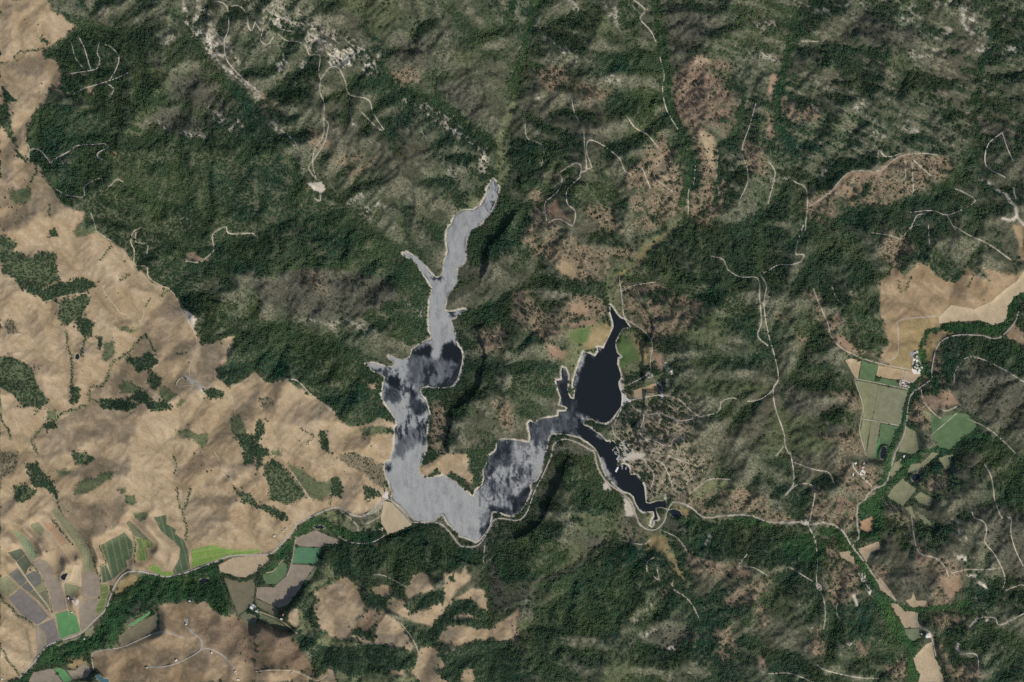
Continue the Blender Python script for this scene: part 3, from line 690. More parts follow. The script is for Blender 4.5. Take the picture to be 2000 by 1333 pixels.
TRACKS = """
a1 1240,10 1290,20 1320,60 1325,170 1300,240 1310,340 1360,410 1430,480 1481,520
a1 1340,40 1390,40 1430,90 1440,160 1460,180 1481,130
a1 400,430 530,410 570,390 580,340 565,310 580,240
a1 530,410 510,350 490,280 460,220
a1 490,405 440,340 415,250
a1 420,550 480,520 620,475 690,450 745,425
a1 640,465 680,390 690,330 650,280 610,260
a1 170,940 175,870 230,870 270,910 300,950 310,930 400,880 450,845 540,840 610,835 630,855 570,890 575,920 605,925
a1 325,1095 390,1130 490,1140 495,1085 540,1050 590,1035 605,1080 640,1080 680,1040 715,1055
a1 175,870 150,790 165,720
a1 615,480 660,515 650,550
a1 530,1235 550,1290 560,1333 b1 565,40 650,95
b1 830,10 775,40 760,100 780,150 780,230 850,240 860,300 920,345 980,370 1020,420 1050,490 1115,600 1140,670 1130,740 1095,850 1150,920 1300,945
b1 1080,210 1150,215 1200,185 1240,140 1230,60 1290,15 1310,10 1330,50 1460,48 1481,70
b1 240,455 380,410 500,395
b1 650,300 600,370 660,460 720,520 830,490 805,590
b1 1150,920 1030,930 1040,890 1090,880
b1 1340,980 1360,1090
b1 790,40 790,100 855,110 850,170
b2 180,890 240,900 310,970 360,1010 440,1070
a2 45,170 30,240 70,262 105,215
a2 0,140 30,180
a2 130,200 170,235 240,245 290,265 310,320 370,325 365,420 375,470 370,530 395,600 395,690 420,720 400,820 340,920 305,970 340,1030
a2 395,690 390,790 340,870 330,960 350,1040
a2 375,465 430,395 480,400 520,480 540,550 650,580 680,660 740,755 700,740 610,650
a2 375,1130 370,1165 340,1150
a3 700,0 770,60 740,110 800,180 830,240
a3 855,330 880,440 870,520 895,640 960,750
a3 415,770 420,860 430,980 400,1000 390,1030 320,1100 320,1180 365,1225 350,1305 290,1275 250,1270 210,1290
a3 430,980 460,970 430,880 445,815 520,840 620,920 650,990 690,1010
a3 390,1020 400,970 370,945 280,1000 290,1040 270,1100 230,1140 190,1180 200,1280
a3 660,670 710,740 780,780 840,850
a3 1410,600 1370,740 1330,870 1360,980 1360,1060 1320,1150
a3 1060,960 1050,1070 1020,1110 1020,1250
a3 1190,870 1185,1040 1200,1120
a3 750,970 800,1090
a3 75,720 90,800 180,850 170,970
a3 390,710 360,650 345,580
a3 830,1040 930,1110
a4 0,930 40,1000 20,1100 0,1180
a4 150,1050 225,1110 215,1333
a4 240,1195 350,1120 470,1000 640,990 720,930 780,900 900,890 980,900
a4 630,910 640,870 680,910 770,890
a4 820,1230 950,1220 1030,1245 1130,1210 1195,1160 1120,1110 1080,1095
a4 915,1240 860,1250 820,1333
a4 1030,1245 1080,1333
a4 1350,770 1270,840 1260,960 1370,1030
a4 1350,770 1380,860 1410,930
a4 790,930 790,1030 740,1050
a4 830,940 840,1110
a4 840,930 940,1020
a4 190,240 290,242
b3 1150,180 1220,200 1250,260 1320,300 1420,310 1430,420 1440,560 1420,640 1481,700
b4 205,0 170,100 160,170 205,170 190,210 130,230 60,230 0,265 b3 1440,290 1470,350 1455,450 1475,600 b4 40,770 60,890 30,940 40,1050 90,1200 100,1280 130,1333
b4 60,890 20,960 b3 1430,1010 1360,1020
b4 90,1280 50,1333
b3 620,300 630,380 640,460 650,530 700,570 760,610 810,680 800,780 800,850
b3 630,385 700,350 830,330
b3 590,1150 640,1050 680,1015 860,980
b3 1080,1110 1190,1080 1210,1020 1270,1000 1300,1005
b3 800,850 740,890 660,930
b3 660,1333 640,1260 590,1210 580,1160
b4 600,45 700,60 770,80 800,40 830,10 880,0
b4 925,0 930,110
b4 1060,0 1160,60 1270,110 1400,200
b4 260,370 290,450 340,560 360,640 420,710 520,760 640,800 840,840
b4 510,890 640,915 810,950
b4 500,890 550,1050 540,1110 530,1200 570,1333
b4 545,1120 760,1160
b4 650,800 745,750 750,600 760,550 980,525
b4 640,810 630,870
b4 785,840 780,900
b4 1075,920 1080,850 1140,770 1220,770 1350,830 1481,910
b4 885,950 900,1020 960,1090 1000,1120
b4 950,1210 1090,1090
b4 1150,1120 1260,1170 1350,1240 1430,1320
b4 370,360 390,420 440,470
b4 990,1060 1030,1075 1090,1050
c4 130,0 150,170 100,250
c4 100,250 170,190 250,190 270,240 240,400
c4 230,420 275,520 285,650 280,750 320,850 330,940 320,1020
c4 130,670 260,750
c4 830,370 840,470 870,580 960,610 1010,650 1045,720
c4 1250,70 1290,150 1310,280 1350,380 1400,380 1400,470 1430,570 1475,660
c4 1175,345 1190,380 1240,400 1260,450 1250,520 1300,580 1350,670 1370,740 1360,800 1450,770 1481,770
c4 1060,700 1150,680 1250,680 1340,670
c4 1100,1170 1200,1170 1215,1260
c4 0,1280 130,1280 260,1330
c4 280,1230 330,1260 500,1300 640,1310
c4 150,60 260,100 350,120 380,180
c4 490,60 500,100 600,200
c4 400,870 395,930 410,960
c4 1160,1010 1220,960 1310,960 1340,1000 1481,930
c1 1240,0 1300,100 1360,190
c1 90,640 170,760 270,890 300,950
c1 230,400 330,520 420,640 470,620
c1 365,760 380,870 400,950
c1 455,870 445,930 465,1040
c1 215,1003 300,955
c2 230,490 220,560 205,650 180,720
c2 350,330 280,220 200,110
c2 590,460 580,420 490,340
c2 680,710 740,715 870,780
c2 840,990 900,1070 940,1160 930,1230
c2 0,1270 100,1260 230,1270 350,1320 410,1290
c2 0,920 130,970 240,1050
c2 480,490 530,520 600,530 680,520 750,480
c2 1325,520 1315,640
c2 60,700 100,690 160,620
c2 580,1110 690,1110 790,1095
c2 740,290 720,370 630,420
c3 660,520 760,535 800,510
c3 880,460 960,500 1010,570
c3 930,740 930,790 990,830 1040,880 1080,960
c3 1310,650 1360,590
c3 1310,660 1400,670 1481,720
c3 780,690 780,640 820,610
c3 840,680 850,740 820,720
c3 1030,240 1120,170 1170,155 1270,160
b3 680,1040 760,1100 740,1200 800,1260
b3 760,1100 860,1090 960,1130 1050,1120
b3 720,1260 800,1240 900,1280 940,1230 1000,1240
b3 690,1330 780,1300 860,1320
c3 640,50 760,40 860,60 900,120 930,200
c3 760,40 820,130 800,220
c3 900,20 1000,60 1080,80
b3 860,980 950,1000 1020,1060 1080,1110
"""
# ------------------------------------------------------------------ helpers: noise, masks
RX = np.arange(0, 2001, 2.0)
RY = np.arange(0, 1335, 2.0)
GX, GY = np.meshgrid(RX, RY)
NY, NX = GX.shape
LAT = rng.random((16, 256, 256))


def noise(x, y, scale, seed=0):
    t = LAT[seed % 16]
    x = np.asarray(x) / scale + 31.7 * seed
    y = np.asarray(y) / scale + 17.3 * seed
    xi, yi = np.floor(x).astype(int), np.floor(y).astype(int)
    fx, fy = x - xi, y - yi
    fx = fx * fx * (3 - 2 * fx)
    fy = fy * fy * (3 - 2 * fy)
    x0, x1, y0, y1 = xi & 255, (xi + 1) & 255, yi & 255, (yi + 1) & 255
    return (t[y0, x0] * (1 - fx) + t[y0, x1] * fx) * (1 - fy) + (t[y1, x0] * (1 - fx) + t[y1, x1] * fx) * fy


def fbm(x, y, scale, seed=0, octs=4, gain=.55):
    s = a = 0
    w = 1.0
    for i in range(octs):
        s = s + w * noise(x, y, scale / 2 ** i, seed + i)
        a += w
        w *= gain
    return s / a


def ss(a, b, x):
    t = np.clip((x - a) / (b - a), 0, 1)
    return t * t * (3 - 2 * t)


def lerp(a, b, t):
    return a + (b - a) * t


def blur(a, r, n=2):
    for _ in range(n):
        for ax in (0, 1):
            p = np.concatenate([np.take(a, [0] * r, ax), a, np.take(a, [-1] * (r + 1), ax)], ax)
            c = np.cumsum(p, ax)
            k = 2 * r + 1
            L = a.shape[ax]
            c = np.concatenate([np.zeros_like(np.take(c, [0], ax)), c], ax)
            a = (np.take(c, np.arange(k, k + L), ax) - np.take(c, np.arange(0, L), ax)) / k
    return a


def seg_dist(x, y, a, b):
    dx, dy = b[0] - a[0], b[1] - a[1]
    L = dx * dx + dy * dy + 1e-9
    t = np.clip(((x - a[0]) * dx + (y - a[1]) * dy) / L, 0, 1)
    return np.hypot(x - a[0] - t * dx, y - a[1] - t * dy), t


def inside(x, y, poly):
    r = np.zeros(np.shape(x), bool)
    n = len(poly)
    for i in range(n):
        (ax, ay), (bx, by) = poly[i], poly[(i + 1) % n]
        if ay == by:
            continue
        r ^= ((ay > y) != (by > y)) & (x < (bx - ax) * (y - ay) / (by - ay) + ax)
    return r


def window(poly, m):
    x0, y0 = poly.min(0) - m
    x1, y1 = poly.max(0) + m
    return (slice(max(0, int(y0 // 2)), max(0, min(NY, int(y1 // 2) + 2))), slice(max(0, int(x0 // 2)), max(0, min(NX, int(x1 // 2) + 2))))


def sdf(x, y, poly, closed=True):           # negative inside
    d = np.full(np.shape(x), 1e9)
    n = len(poly)
    for i in range(n if closed else n - 1):
        d = np.minimum(d, seg_dist(x, y, poly[i], poly[(i + 1) % n])[0])
    return np.where(inside(x, y, poly), -d, d) if closed else d


# edges of wild cover wander; ploughed land and water do not
WX = GX + 11 * (fbm(GX, GY, 26, 1, 4, .7) - .5)
WY = GY + 11 * (fbm(GX, GY, 26, 5, 4, .7) - .5)


VX = WX + 30 * (fbm(GX, GY, 55, 6, 3, .6) - .5)
VY = WY + 30 * (fbm(GX, GY, 55, 14, 3, .6) - .5)
WILD = ('sav', 'savd', 'red', 'gray', 'oliveb', 'paledust', 'rock', 'rocks')


def mask(spec, feather, warp=True, grow=0.0):
    """(window, weight) of a polygon, or of a strip when the list starts with a width."""
    head, rest = spec.split(' ', 1)
    width = None
    if head[0].isdigit():
        width, spec = float(head), rest
    poly = P(spec)
    hw = width / zs(spec) / 2 if width else 0
    w = window(poly, feather + hw + (26 if warp == 2 else 12) + grow)
    x, y = (VX[w], VY[w]) if warp == 2 else (WX[w], WY[w]) if warp else (GX[w], GY[w])
    if x.size == 0:
        return w, np.zeros(x.shape)
    d = sdf(x, y, poly, width is None) - hw - grow
    return w, 1 - ss(-feather, feather, d)


def smooth_line(pts, step=3.0):
    pts = np.asarray(pts, float)
    q = np.vstack([2 * pts[0] - pts[1], pts, 2 * pts[-1] - pts[-2]])
    out = []
    for i in range(1, len(q) - 2):
        p0, p1, p2, p3 = q[i - 1:i + 3]
        n = max(2, int(np.hypot(*(p2 - p1)) / step))
        t = (np.arange(n) / n)[:, None]
        out.append(.5 * (2 * p1 + (p2 - p0) * t + (2 * p0 - 5 * p1 + 4 * p2 - p3) * t ** 2 + (3 * p1 - p0 - 3 * p2 + p3) * t ** 3))
    out.append(pts[-1:])
    return np.vstack(out)


# ------------------------------------------------------------------ relief: valleys grow uphill from the traced water courses
lake_sd = np.full(GX.shape, 60.0)
w = window(LAKE, 60)
lake_sd[w] = sdf(GX[w], GY[w], LAKE)
creek_d = np.full(GX.shape, 1e9)
floor_z = np.zeros(GX.shape)
creek_pts = []
for spec, z0, z1 in CREEKS:
    L = smooth_line(P(spec), 10)
    cum = np.concatenate([[0], np.cumsum(np.hypot(*np.diff(L, axis=0).T))])
    zz = z0 + (z1 - z0) * cum / cum[-1]
    creek_pts += [(a, b, za, zb) for a, b, za, zb in zip(L[:-1], L[1:], zz[:-1], zz[1:])]
cx = np.array([c[0] for c in creek_pts])
cz = np.array([c[2] for c in creek_pts])
for a, b, za, zb in creek_pts:
    w = window(np.array([a, b]), 160)
    d, t = seg_dist(GX[w], GY[w], a, b)
    m = d < creek_d[w]
    creek_d[w] = np.where(m, d, creek_d[w])
    floor_z[w] = np.where(m, za + (zb - za) * t, floor_z[w])

SP = 44
nx, ny = 2120 // SP, 1460 // SP
jx = -60 + (np.arange(nx)[None, :] + .5 + (rng.random((ny, nx)) - .5) * .75) * SP
jy = -60 + (np.arange(ny)[:, None] + .5 + (rng.random((ny, nx)) - .5) * .75) * SP
N = nx * ny
nxs, nys = jx.ravel(), jy.ravel()
root_z = np.full(N, np.nan)
inl = inside(nxs, nys, LAKE)
root_z[inl] = 0
for i in range(N):
    if not inl[i]:
        d2 = (cx[:, 0] - nxs[i]) ** 2 + (cx[:, 1] - nys[i]) ** 2
        j = d2.argmin()
        if d2[j] < (SP * .62) ** 2:
            root_z[i] = cz[j]
cost = np.full(N, 1e18)
parent = np.full(N, -1)
heap = []
for i in np.where(~np.isnan(root_z))[0]:
    cost[i] = 0
    heap.append((0.0, int(i)))
heapq.heapify(heap)
jit = rng.random((N, 8)) * 1.3 + .35
done = np.zeros(N, bool)
order = []
while heap:
    c, i = heapq.heappop(heap)
    if done[i]:
        continue
    done[i] = True
    order.append(i)
    r, q = divmod(i, nx)
    k = 0
    for dr in (-1, 0, 1):
        for dq in (-1, 0, 1):
            if dr == dq == 0:
                continue
            rr, qq = r + dr, q + dq
            if 0 <= rr < ny and 0 <= qq < nx:
                j = rr * nx + qq
                if not done[j]:
                    nc = c + math.hypot(nxs[i] - nxs[j], nys[i] - nys[j]) * jit[i, k]
                    if nc < cost[j]:
                        cost[j] = nc
                        parent[j] = i
                        heapq.heappush(heap, (nc, j))
            k += 1
area = np.ones(N)
for i in reversed(order):
    if parent[i] >= 0:
        area[parent[i]] += area[i]
elev = np.where(np.isnan(root_z), 0, root_z)
HX = GX + 26 * (fbm(GX, GY, 60, 8, 4) - .5)
HY = GY + 26 * (fbm(GX, GY, 60, 11, 4) - .5)
H = np.full(GX.shape, 900.0)
for i in order:
    p = parent[i]
    if p < 0:
        continue
    L = math.hypot(nxs[i] - nxs[p], nys[i] - nys[p]) * PX
    s = min(.25, max(.03, .25 * area[i] ** -.40))
    elev[i] = elev[p] + L * s
    a, b = (nxs[p], nys[p]), (nxs[i], nys[i])
    w = window(np.array([a, b]), 80)
    if H[w].size:
        d, t = seg_dist(HX[w], HY[w], a, b)
        H[w] = np.minimum(H[w], elev[p] + (elev[i] - elev[p]) * t + .50 * PX * np.maximum(d - 1, 0))
for a, b, za, zb in creek_pts:
    w = window(np.array([a, b]), 80)
    d, t = seg_dist(HX[w], HY[w], a, b)
    H[w] = np.minimum(H[w], za + (zb - za) * t + .40 * PX * np.maximum(d - 3, 0))
H = np.minimum(H, 420)
H = blur(H, 2, 2)
# rills: every patch of hillside drains to its lowest neighbour
OFF = [(dr, dq) for dr in (-1, 0, 1) for dq in (-1, 0, 1)]


def rills(Hin, S2, rough, reach, slope, head, cap, wob):
    mx, my = 2060 // S2, 1400 // S2
    rx = -30 + (np.arange(mx)[None, :] + .5 + (rng.random((my, mx)) - .5) * .8) * S2
    ry = -30 + (np.arange(my)[:, None] + .5 + (rng.random((my, mx)) - .5) * .8) * S2
    rz = Hin[np.clip((ry / 2).astype(int), 0, NY - 1), np.clip((rx / 2).astype(int), 0, NX - 1)] + rng.random((my, mx)) * rough
    pad = np.pad(rz, 1, constant_values=1e9)
    kk = np.stack([pad[1 + dr:my + 1 + dr, 1 + dq:mx + 1 + dq] for dr, dq in OFF]).argmin(0)
    ar2 = np.ones((my, mx))
    down = {}
    for f in np.argsort(-rz.ravel()):
        r, q = divmod(int(f), mx)
        dr, dq = OFF[kk[r, q]]
        if dr or dq:
            ar2[r + dr, q + dq] += ar2[r, q]
            down[(r, q)] = (r + dr, q + dq)
    D = np.full(GX.shape, cap + 10.0)
    wt = np.zeros(GX.shape)
    QX = GX + wob * (fbm(GX, GY, 15, 2, 3) - .5)
    QY = GY + wob * (fbm(GX, GY, 15, 13, 3) - .5)
    for (r, q), (r2, q2) in down.items():
        a, b = (rx[r, q], ry[r, q]), (rx[r2, q2], ry[r2, q2])
        w = window(np.array([a, b]), reach)
        if D[w].size:
            d, t = seg_dist(QX[w], QY[w], a, b)
            lg = min(1.0, math.log(ar2[r, q] + .3) / 3.2) if ar2[r, q] > 1 else .05
            D[w] = np.minimum(D[w], (1 - .6 * lg) * head + d * PX * slope)
            wt[w] = np.maximum(wt[w], lg * np.exp(-(d / (S2 * .07 + S2 * .1 * lg)) ** 2))
    return np.minimum(D, cap), wt


D2, wet = rills(H, 15, 5, 22, .60, 6, 42, 9)
D2 = blur(D2, 1, 1)
D3, wet3 = rills(H + D2, 7, 1.5, 9, .42, 2, 9, 4)
D2 = D2 + .6 * D3
H1 = H.copy()
H = H1 + D2
H0 = blur(H1, 2, 2) + .36 * D2 + .25 * D3

# ------------------------------------------------------------------ land cover
# class: ground colour, tree clumps, lone oaks, shrubs, foliage tint, how much the sheet-scale mottling changes the ground
A = lambda *c: np.array(c)
CLS = dict(
    forest=(A(.045, .055, .032), .97, 0, .3, A(.040, .076, .035), .3, 9), gray=(A(.074, .071, .052), .08, .04, .66, A(.044, .051, .035), .3, 12), oliveb=(A(.078, .090, .044), .05, .03, .40, A(.046, .068, .031), .2, 10),
    sav=(A(.175, .134, .088), .14, .40, .22, A(.040, .058, .030), .3, 9), savd=(A(.15, .125, .085), .45, .4, .2, A(.036, .062, .031), .3, 8), red=(A(.168, .122, .084), .04, .16, .46, A(.052, .052, .036), .35, 15),
    paledust=(A(.225, .186, .13), .30, .44, .3, A(.038, .058, .030), .3, 20), grass=(A(.302, .228, .140), 0, .004, 0, A(.038, .06, .032), .22, 3), grassp=(A(.27, .208, .128), 0, .06, 0, A(.038, .06, .032), .2, 4),
    grassb=(A(.25, .182, .108), 0, .008, 0, A(.038, .06, .032), .25, 4), grasso=(A(.235, .178, .090), 0, .01, 0, A(.038, .06, .032), .3, 6), grassr=(A(.235, .165, .108), 0, .05, .02, A(.038, .06, .032), .25, 5),
    brown=(A(.160, .115, .072), 0, .01, .02, A(.038, .06, .032), .3, 8), valley=(A(.04, .065, .03), 1, 0, .2, A(.045, .104, .040), .25, 3), creek=(A(.05, .06, .033), .93, .2, .3, A(.041, .084, .036), .25, 6), oliveg=(A(.120, .128, .066), .04, .06, .10, A(.045, .085, .035), .25, 6),
    marsh=(A(.085, .128, .045), 0, 0, .02, A(.045, .09, .035), .15, 5), rock=(A(.37, .335, .265), .03, .03, .22, A(.05, .06, .04), .45, 8), rocks=(A(.30, .265, .205), .10, .1, .36, A(.05, .06, .038), .4, 9),
    pale=(A(.42, .37, .295), 0, .02, .02, A(.05, .06, .04), .15, 2.5))

gy_, gx_ = np.gradient(blur(H, 3, 2), 2 * PX)
north = gy_                                        # positive: the slope falls towards the north
n1 = fbm(GX, GY, 120, 2, 4)
n2 = fbm(GX, GY, 28, 6, 4, .65)
n3 = fbm(GX, GY, 9, 9, 3, .7)
n4 = fbm(GX, GY, 5, 11, 2, .8)
gully = (blur(H1, 12, 2) - H1) / 26.0
rill = wet
wood = ss(.30, .90, .52 + .95 * north + .30 * gully + .38 * wet + .75 * (n1 - .5) + .5 * (n2 - .5) + .3 * (n3 - .5))
# bedding in the north east dips to the south east: long pale streaks
ang = math.radians(24)
ux, uy = GX * math.cos(ang) + GY * math.sin(ang), -GX * math.sin(ang) + GY * math.cos(ang)
bed = fbm(ux / 6 + 3 * n2, uy, 9, 3, 4, .75)
ne = ss(1200, 1500, GX) * (1 - ss(250, 440, GY))
wood = wood * (1 - .75 * ne * ss(.46, .60, bed))
bare = ss(.50, .92, .44 - .75 * north - .30 * wet - .2 * gully + .7 * (n2 - .5) + .4 * (n1 - .5) + .4 * (n3 - .5) + .3 * (n4 - .5) + (bed - .46) * 2.0 * ne) * .7
wood_ne = ss(.38, .66, .50 + .6 * north + 2.0 * (.5 - bed) + .2 * wet + .5 * (n1 - .5) + .25 * (n3 - .5))
bare_ne = ss(.48, .80, .36 + 2.1 * (bed - .5) - .4 * north + .35 * (n3 - .5) + .3 * (n4 - .5) + .3 * (n1 - .5)) * .8
wood = lerp(wood, wood_ne, ne)
bare = lerp(bare, bare_ne, ne)
brush = A(.066, .076, .045)
pale_b = A(.140, .132, .090)
gc = brush[None, None] * (.75 + .5 * n2[..., None]) * (1 + (n1[..., None] - .5) * A(-.5, .15, -.3))
gc = lerp(gc, pale_b, bare[..., None])
gc = lerp(gc, CLS['forest'][0], wood[..., None])
dF = .93 * wood
dO = .26 * (1 - wood) * ss(.28, .55, n1)
dB = .70 * (1 - wood) * (1 - .5 * bare)
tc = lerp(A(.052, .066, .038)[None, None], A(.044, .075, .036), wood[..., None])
amp = np.full(GX.shape, .3)
speck = .34 + .3 * bare
smoothH = np.zeros(GX.shape)
grassy = np.zeros(GX.shape)


a2_ = math.radians(38)
strk = fbm((GX * math.cos(a2_) + GY * math.sin(a2_)) / 4 + 2 * n2, -GX * math.sin(a2_) + GY * math.cos(a2_), 7, 9, 3, .75)


def paint(w, m, cls, k=1.0):
    c = CLS[cls]
    g = c[0]
    if cls in ('rock', 'rocks'):
        m = m * ss(.44, .62, .20 * n2[w] + .25 * n3[w] + .2 * n4[w] + .35 * strk[w]) * (1.0 if cls == 'rock' else .85)
    if cls in ('gray', 'oliveb'):
        m = m * .85
    if cls == 'creek':
        m = ss(.25, .75, m + .9 * (n2[w] - .5) + .9 * (n3[w] - .5)) * ss(0, .2, m)
    if cls in ('forest',):
        m = ss(.30, .70, m + .9 * (n2[w] - .5) + .6 * (n3[w] - .5)) * ss(0, .12, m) * lerp(1, .5 + .5 * ss(.34, .50, n2[w] * .6 + n1[w] * .4), .6)
    if cls in ('sav', 'red', 'savd', 'paledust'):
        m = m * ss(.0, .3, m) * ss(.38, .54, .5 * n2[w] + .32 * n3[w] + .18 * n4[w] + .05 * m)
    m3 = m[..., None]
    gc[w] = lerp(gc[w], g, m3)
    dF[w] = lerp(dF[w], c[1], m)
    dO[w] = lerp(dO[w], c[2], m)
    dB[w] = lerp(dB[w], c[3], m)
    tc[w] = lerp(tc[w], c[4], m3)
    amp[w] = lerp(amp[w], c[5], m)
    speck[w] = lerp(speck[w], .10 if cls.startswith('grass') or cls in ('pale', 'marsh') else .62 if cls in ('rock', 'rocks') else .2 if cls == 'brown' else .42, m)
    if cls.startswith('grass') or cls in ('brown',):
        smoothH[w] = np.maximum(smoothH[w], m)
        grassy[w] = lerp(grassy[w], 1, m)
    elif cls in ('valley', 'forest', 'creek'):
        grassy[w] = lerp(grassy[w], 0, m)


for line in LAND.strip().splitlines():
    cls, spec = line.split('|')
    w, m = mask(spec, CLS[cls][6], 2 if cls in WILD else True)
    if m.size:
        paint(w, m, cls)
# slopes facing the sun: thinner canopy, and lit relief painted in as lighter olive
valm = np.zeros(GX.shape)
for line in LAND.strip().splitlines():
    cls, spec = line.split('|')
    if cls in ('valley', 'creek'):
        w, m = mask(spec, 4)
        if m.size:
            valm[w] = np.maximum(valm[w], m)
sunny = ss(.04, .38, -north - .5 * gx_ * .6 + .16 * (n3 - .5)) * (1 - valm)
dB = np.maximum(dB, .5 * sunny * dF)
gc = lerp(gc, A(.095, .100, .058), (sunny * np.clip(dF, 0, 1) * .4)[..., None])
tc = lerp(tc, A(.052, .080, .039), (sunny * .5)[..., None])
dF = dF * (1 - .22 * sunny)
# dry crests: canopy thins to oaks, tint and ground lightened to paint in relief shading
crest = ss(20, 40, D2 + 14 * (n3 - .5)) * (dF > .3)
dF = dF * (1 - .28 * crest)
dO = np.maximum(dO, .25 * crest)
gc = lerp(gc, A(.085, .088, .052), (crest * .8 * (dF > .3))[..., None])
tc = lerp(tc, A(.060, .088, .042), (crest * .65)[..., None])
# lone oaks cling to patches; open ground stays open
clump = ss(.42, .60, .45 * n2 + .35 * n3 + .2 * fbm(GX, GY, 45, 15, 2))
dO = dO * (.15 + 1.7 * clump) * np.where(grassy > .5, ss(.45, .6, n1) * 1.4, 1)
# tan hills: bands of darker seed heads, trodden paths and pale knolls
hs = .6 * fbm(GX, GY, 70, 12, 5, .7) + .4 * fbm((GX + GY * .6) / 3 + 8 * n1, GY - GX * .5, 16, 6, 3, .7)
gm = grassy[..., None]
gc = lerp(gc, gc * lerp(A(1.08, 1.09, 1.12), A(.88, .86, .83), ss(.36, .64, hs)[..., None]), gm)
gc = lerp(gc, gc * A(.70, .76, .72), (gm[..., 0] * np.maximum(wet * .8, wet3 * .75))[..., None])
gc = lerp(gc, gc * A(1.10, 1.11, 1.13), (gm[..., 0] * ss(22, 36, D2))[..., None])
path = ss(.035, .0, np.abs(fbm(GX + 18 * n3, GY, 46, 15, 3, .6) - .5)) * ss(.5, .62, n1)
gc = lerp(gc, gc * A(1.17, 1.18, 1.22), (gm[..., 0] * path)[..., None])
terr = fbm(GX + 40 * n2, GY + 40 * n1, 14, 4, 3, .6)
gc = gc * (1 + (amp * 1.1 * (n2 - .5) + .55 * amp * (terr - .5) * 1.6 + .5 * amp * (n4 - .5))[..., None])

grove_list = []
for line in GROVES.strip().splitlines():
    kind, spec, label = line.split('|')
    w, m = mask(spec, 2.5, True)
    grove_list.append((kind, spec, label, w, m))
    col = dict(oak=A(.06, .075, .04), mixed=A(.075, .09, .048), olive=A(.092, .11, .055), sparse=A(.15, .125, .08))[kind]
    gc[w] = lerp(gc[w], col, m[..., None] * .95)
    dO[w] *= 1 - m
    dF[w] *= 1 - m
    dB[w] *= 1 - m
gully_list = []
for line in GULLIES.splitlines():
    wd, spec = line.split('|')
    w, m = mask(wd + ' ' + spec, 1.2, True)
    gully_list.append((spec, w, m))
    gc[w] = lerp(gc[w], A(.12, .13, .07), m[..., None] * .7)

# beach: the bare band the water has left
beach = ss(-1, 0.5, lake_sd) * (1 - ss(.8, 4.2, lake_sd + 7.0 * (fbm(GX, GY, 22, 13, 3) - .5)))
gc = lerp(gc, A(.46, .41, .32) * (0.85 + .3 * n3[..., None]), beach[..., None])
for d in (dF, dO, dB):
    d *= 1 - np.clip(beach * 1.3, 0, 1)
    d[lake_sd < 1.5] = 0

# ------------------------------------------------------------------ ground heights under works: fields flat, banks, dam, ponds
noveg = np.zeros(GX.shape)
noclump = np.zeros(GX.shape)


def clear(w, m):
    noveg[w] = np.maximum(noveg[w], m)


H = lerp(H, H0, smoothH)
field_list = []
flat = np.zeros(GX.shape)
for line in FIELDS.strip().splitlines():
    soil, rows, spec, label = line.split('|')
    poly = P(spec)
    field_list.append((soil, rows, poly, label))
    w, m = mask(spec, 1.5, False, 1.0)
    clear(w, m)
    w, m = mask(spec, 8, False, 6)
    flat[w] = np.maximum(flat[w], m)
flat = blur(flat, 2, 1)
H = lerp(H, np.minimum(floor_z + 3 + np.minimum(creek_d, 150) * .012 * PX, blur(H, 6, 2)), flat * (creek_d < 1e8))
H = np.where(flat > .02, lerp(H, blur(H, 3, 2), flat), H)
# lake bed and banks
H = np.where(lake_sd > 0, np.minimum(H, 2 + .30 * PX * np.maximum(lake_sd, 0) + 9e3 * (lake_sd > 45)), H)
bank = 1.0 + .10 * PX * np.clip(lake_sd, 0, 20)
H = np.where(lake_sd > 0, np.where(lake_sd < 18, np.maximum(H, bank), H), np.maximum(-14, lake_sd * 1.2 - .2))
H = np.where((lake_sd > -1.5) & (lake_sd < 2.5), lake_sd * .55 * PX * .2 + .1, H)
H = np.where((lake_sd >= 2.5) & (lake_sd < 8), lerp(lake_sd * .55 * PX * .2 + .1, H, ss(2.5, 8, lake_sd)), H)

DAM_CREST = P("d9 300,440 440,430 560,490 740,670 900,840 1010,970 1110,985 1260,965")
DAM_FACE = P("d9 375,475 470,490 560,520 720,690 880,860 985,985 1070,1020 960,1060 850,1130 720,1160 640,1215 520,1230 460,1275 400,1150 300,1010 288,850 320,700")
DAM_TOP = 7.0


def dam_z(x, y):
    d = np.full(np.shape(x), 1e9)
    for a, b in zip(DAM_CREST[:-1], DAM_CREST[1:]):
        d = np.minimum(d, seg_dist(x, y, a, b)[0])
    return DAM_TOP - .24 * PX * np.maximum(d - 2.2, 0)


w = window(DAM_FACE, 26)
ds = sdf(GX[w], GY[w], DAM_FACE)
dz = dam_z(GX[w], GY[w])
dc = sdf(GX[w], GY[w], DAM_CREST, False)
H[w] = np.where(ds < 4, dz - 3, np.where(ds < 16, lerp(dz - 3 + (ds - 4) * 1.2, H[w], ss(4, 16, ds)), H[w]))
H[w] = np.where(lake_sd[w] < 2.5, np.minimum(H[w], lake_sd[w] * .6), H[w])
H[w] = np.where((dc < 2.4) & (lake_sd[w] > -1), DAM_TOP - 2.5, H[w])
clear(w, ((ds < 1.5) | (dc < 3)).astype(float))

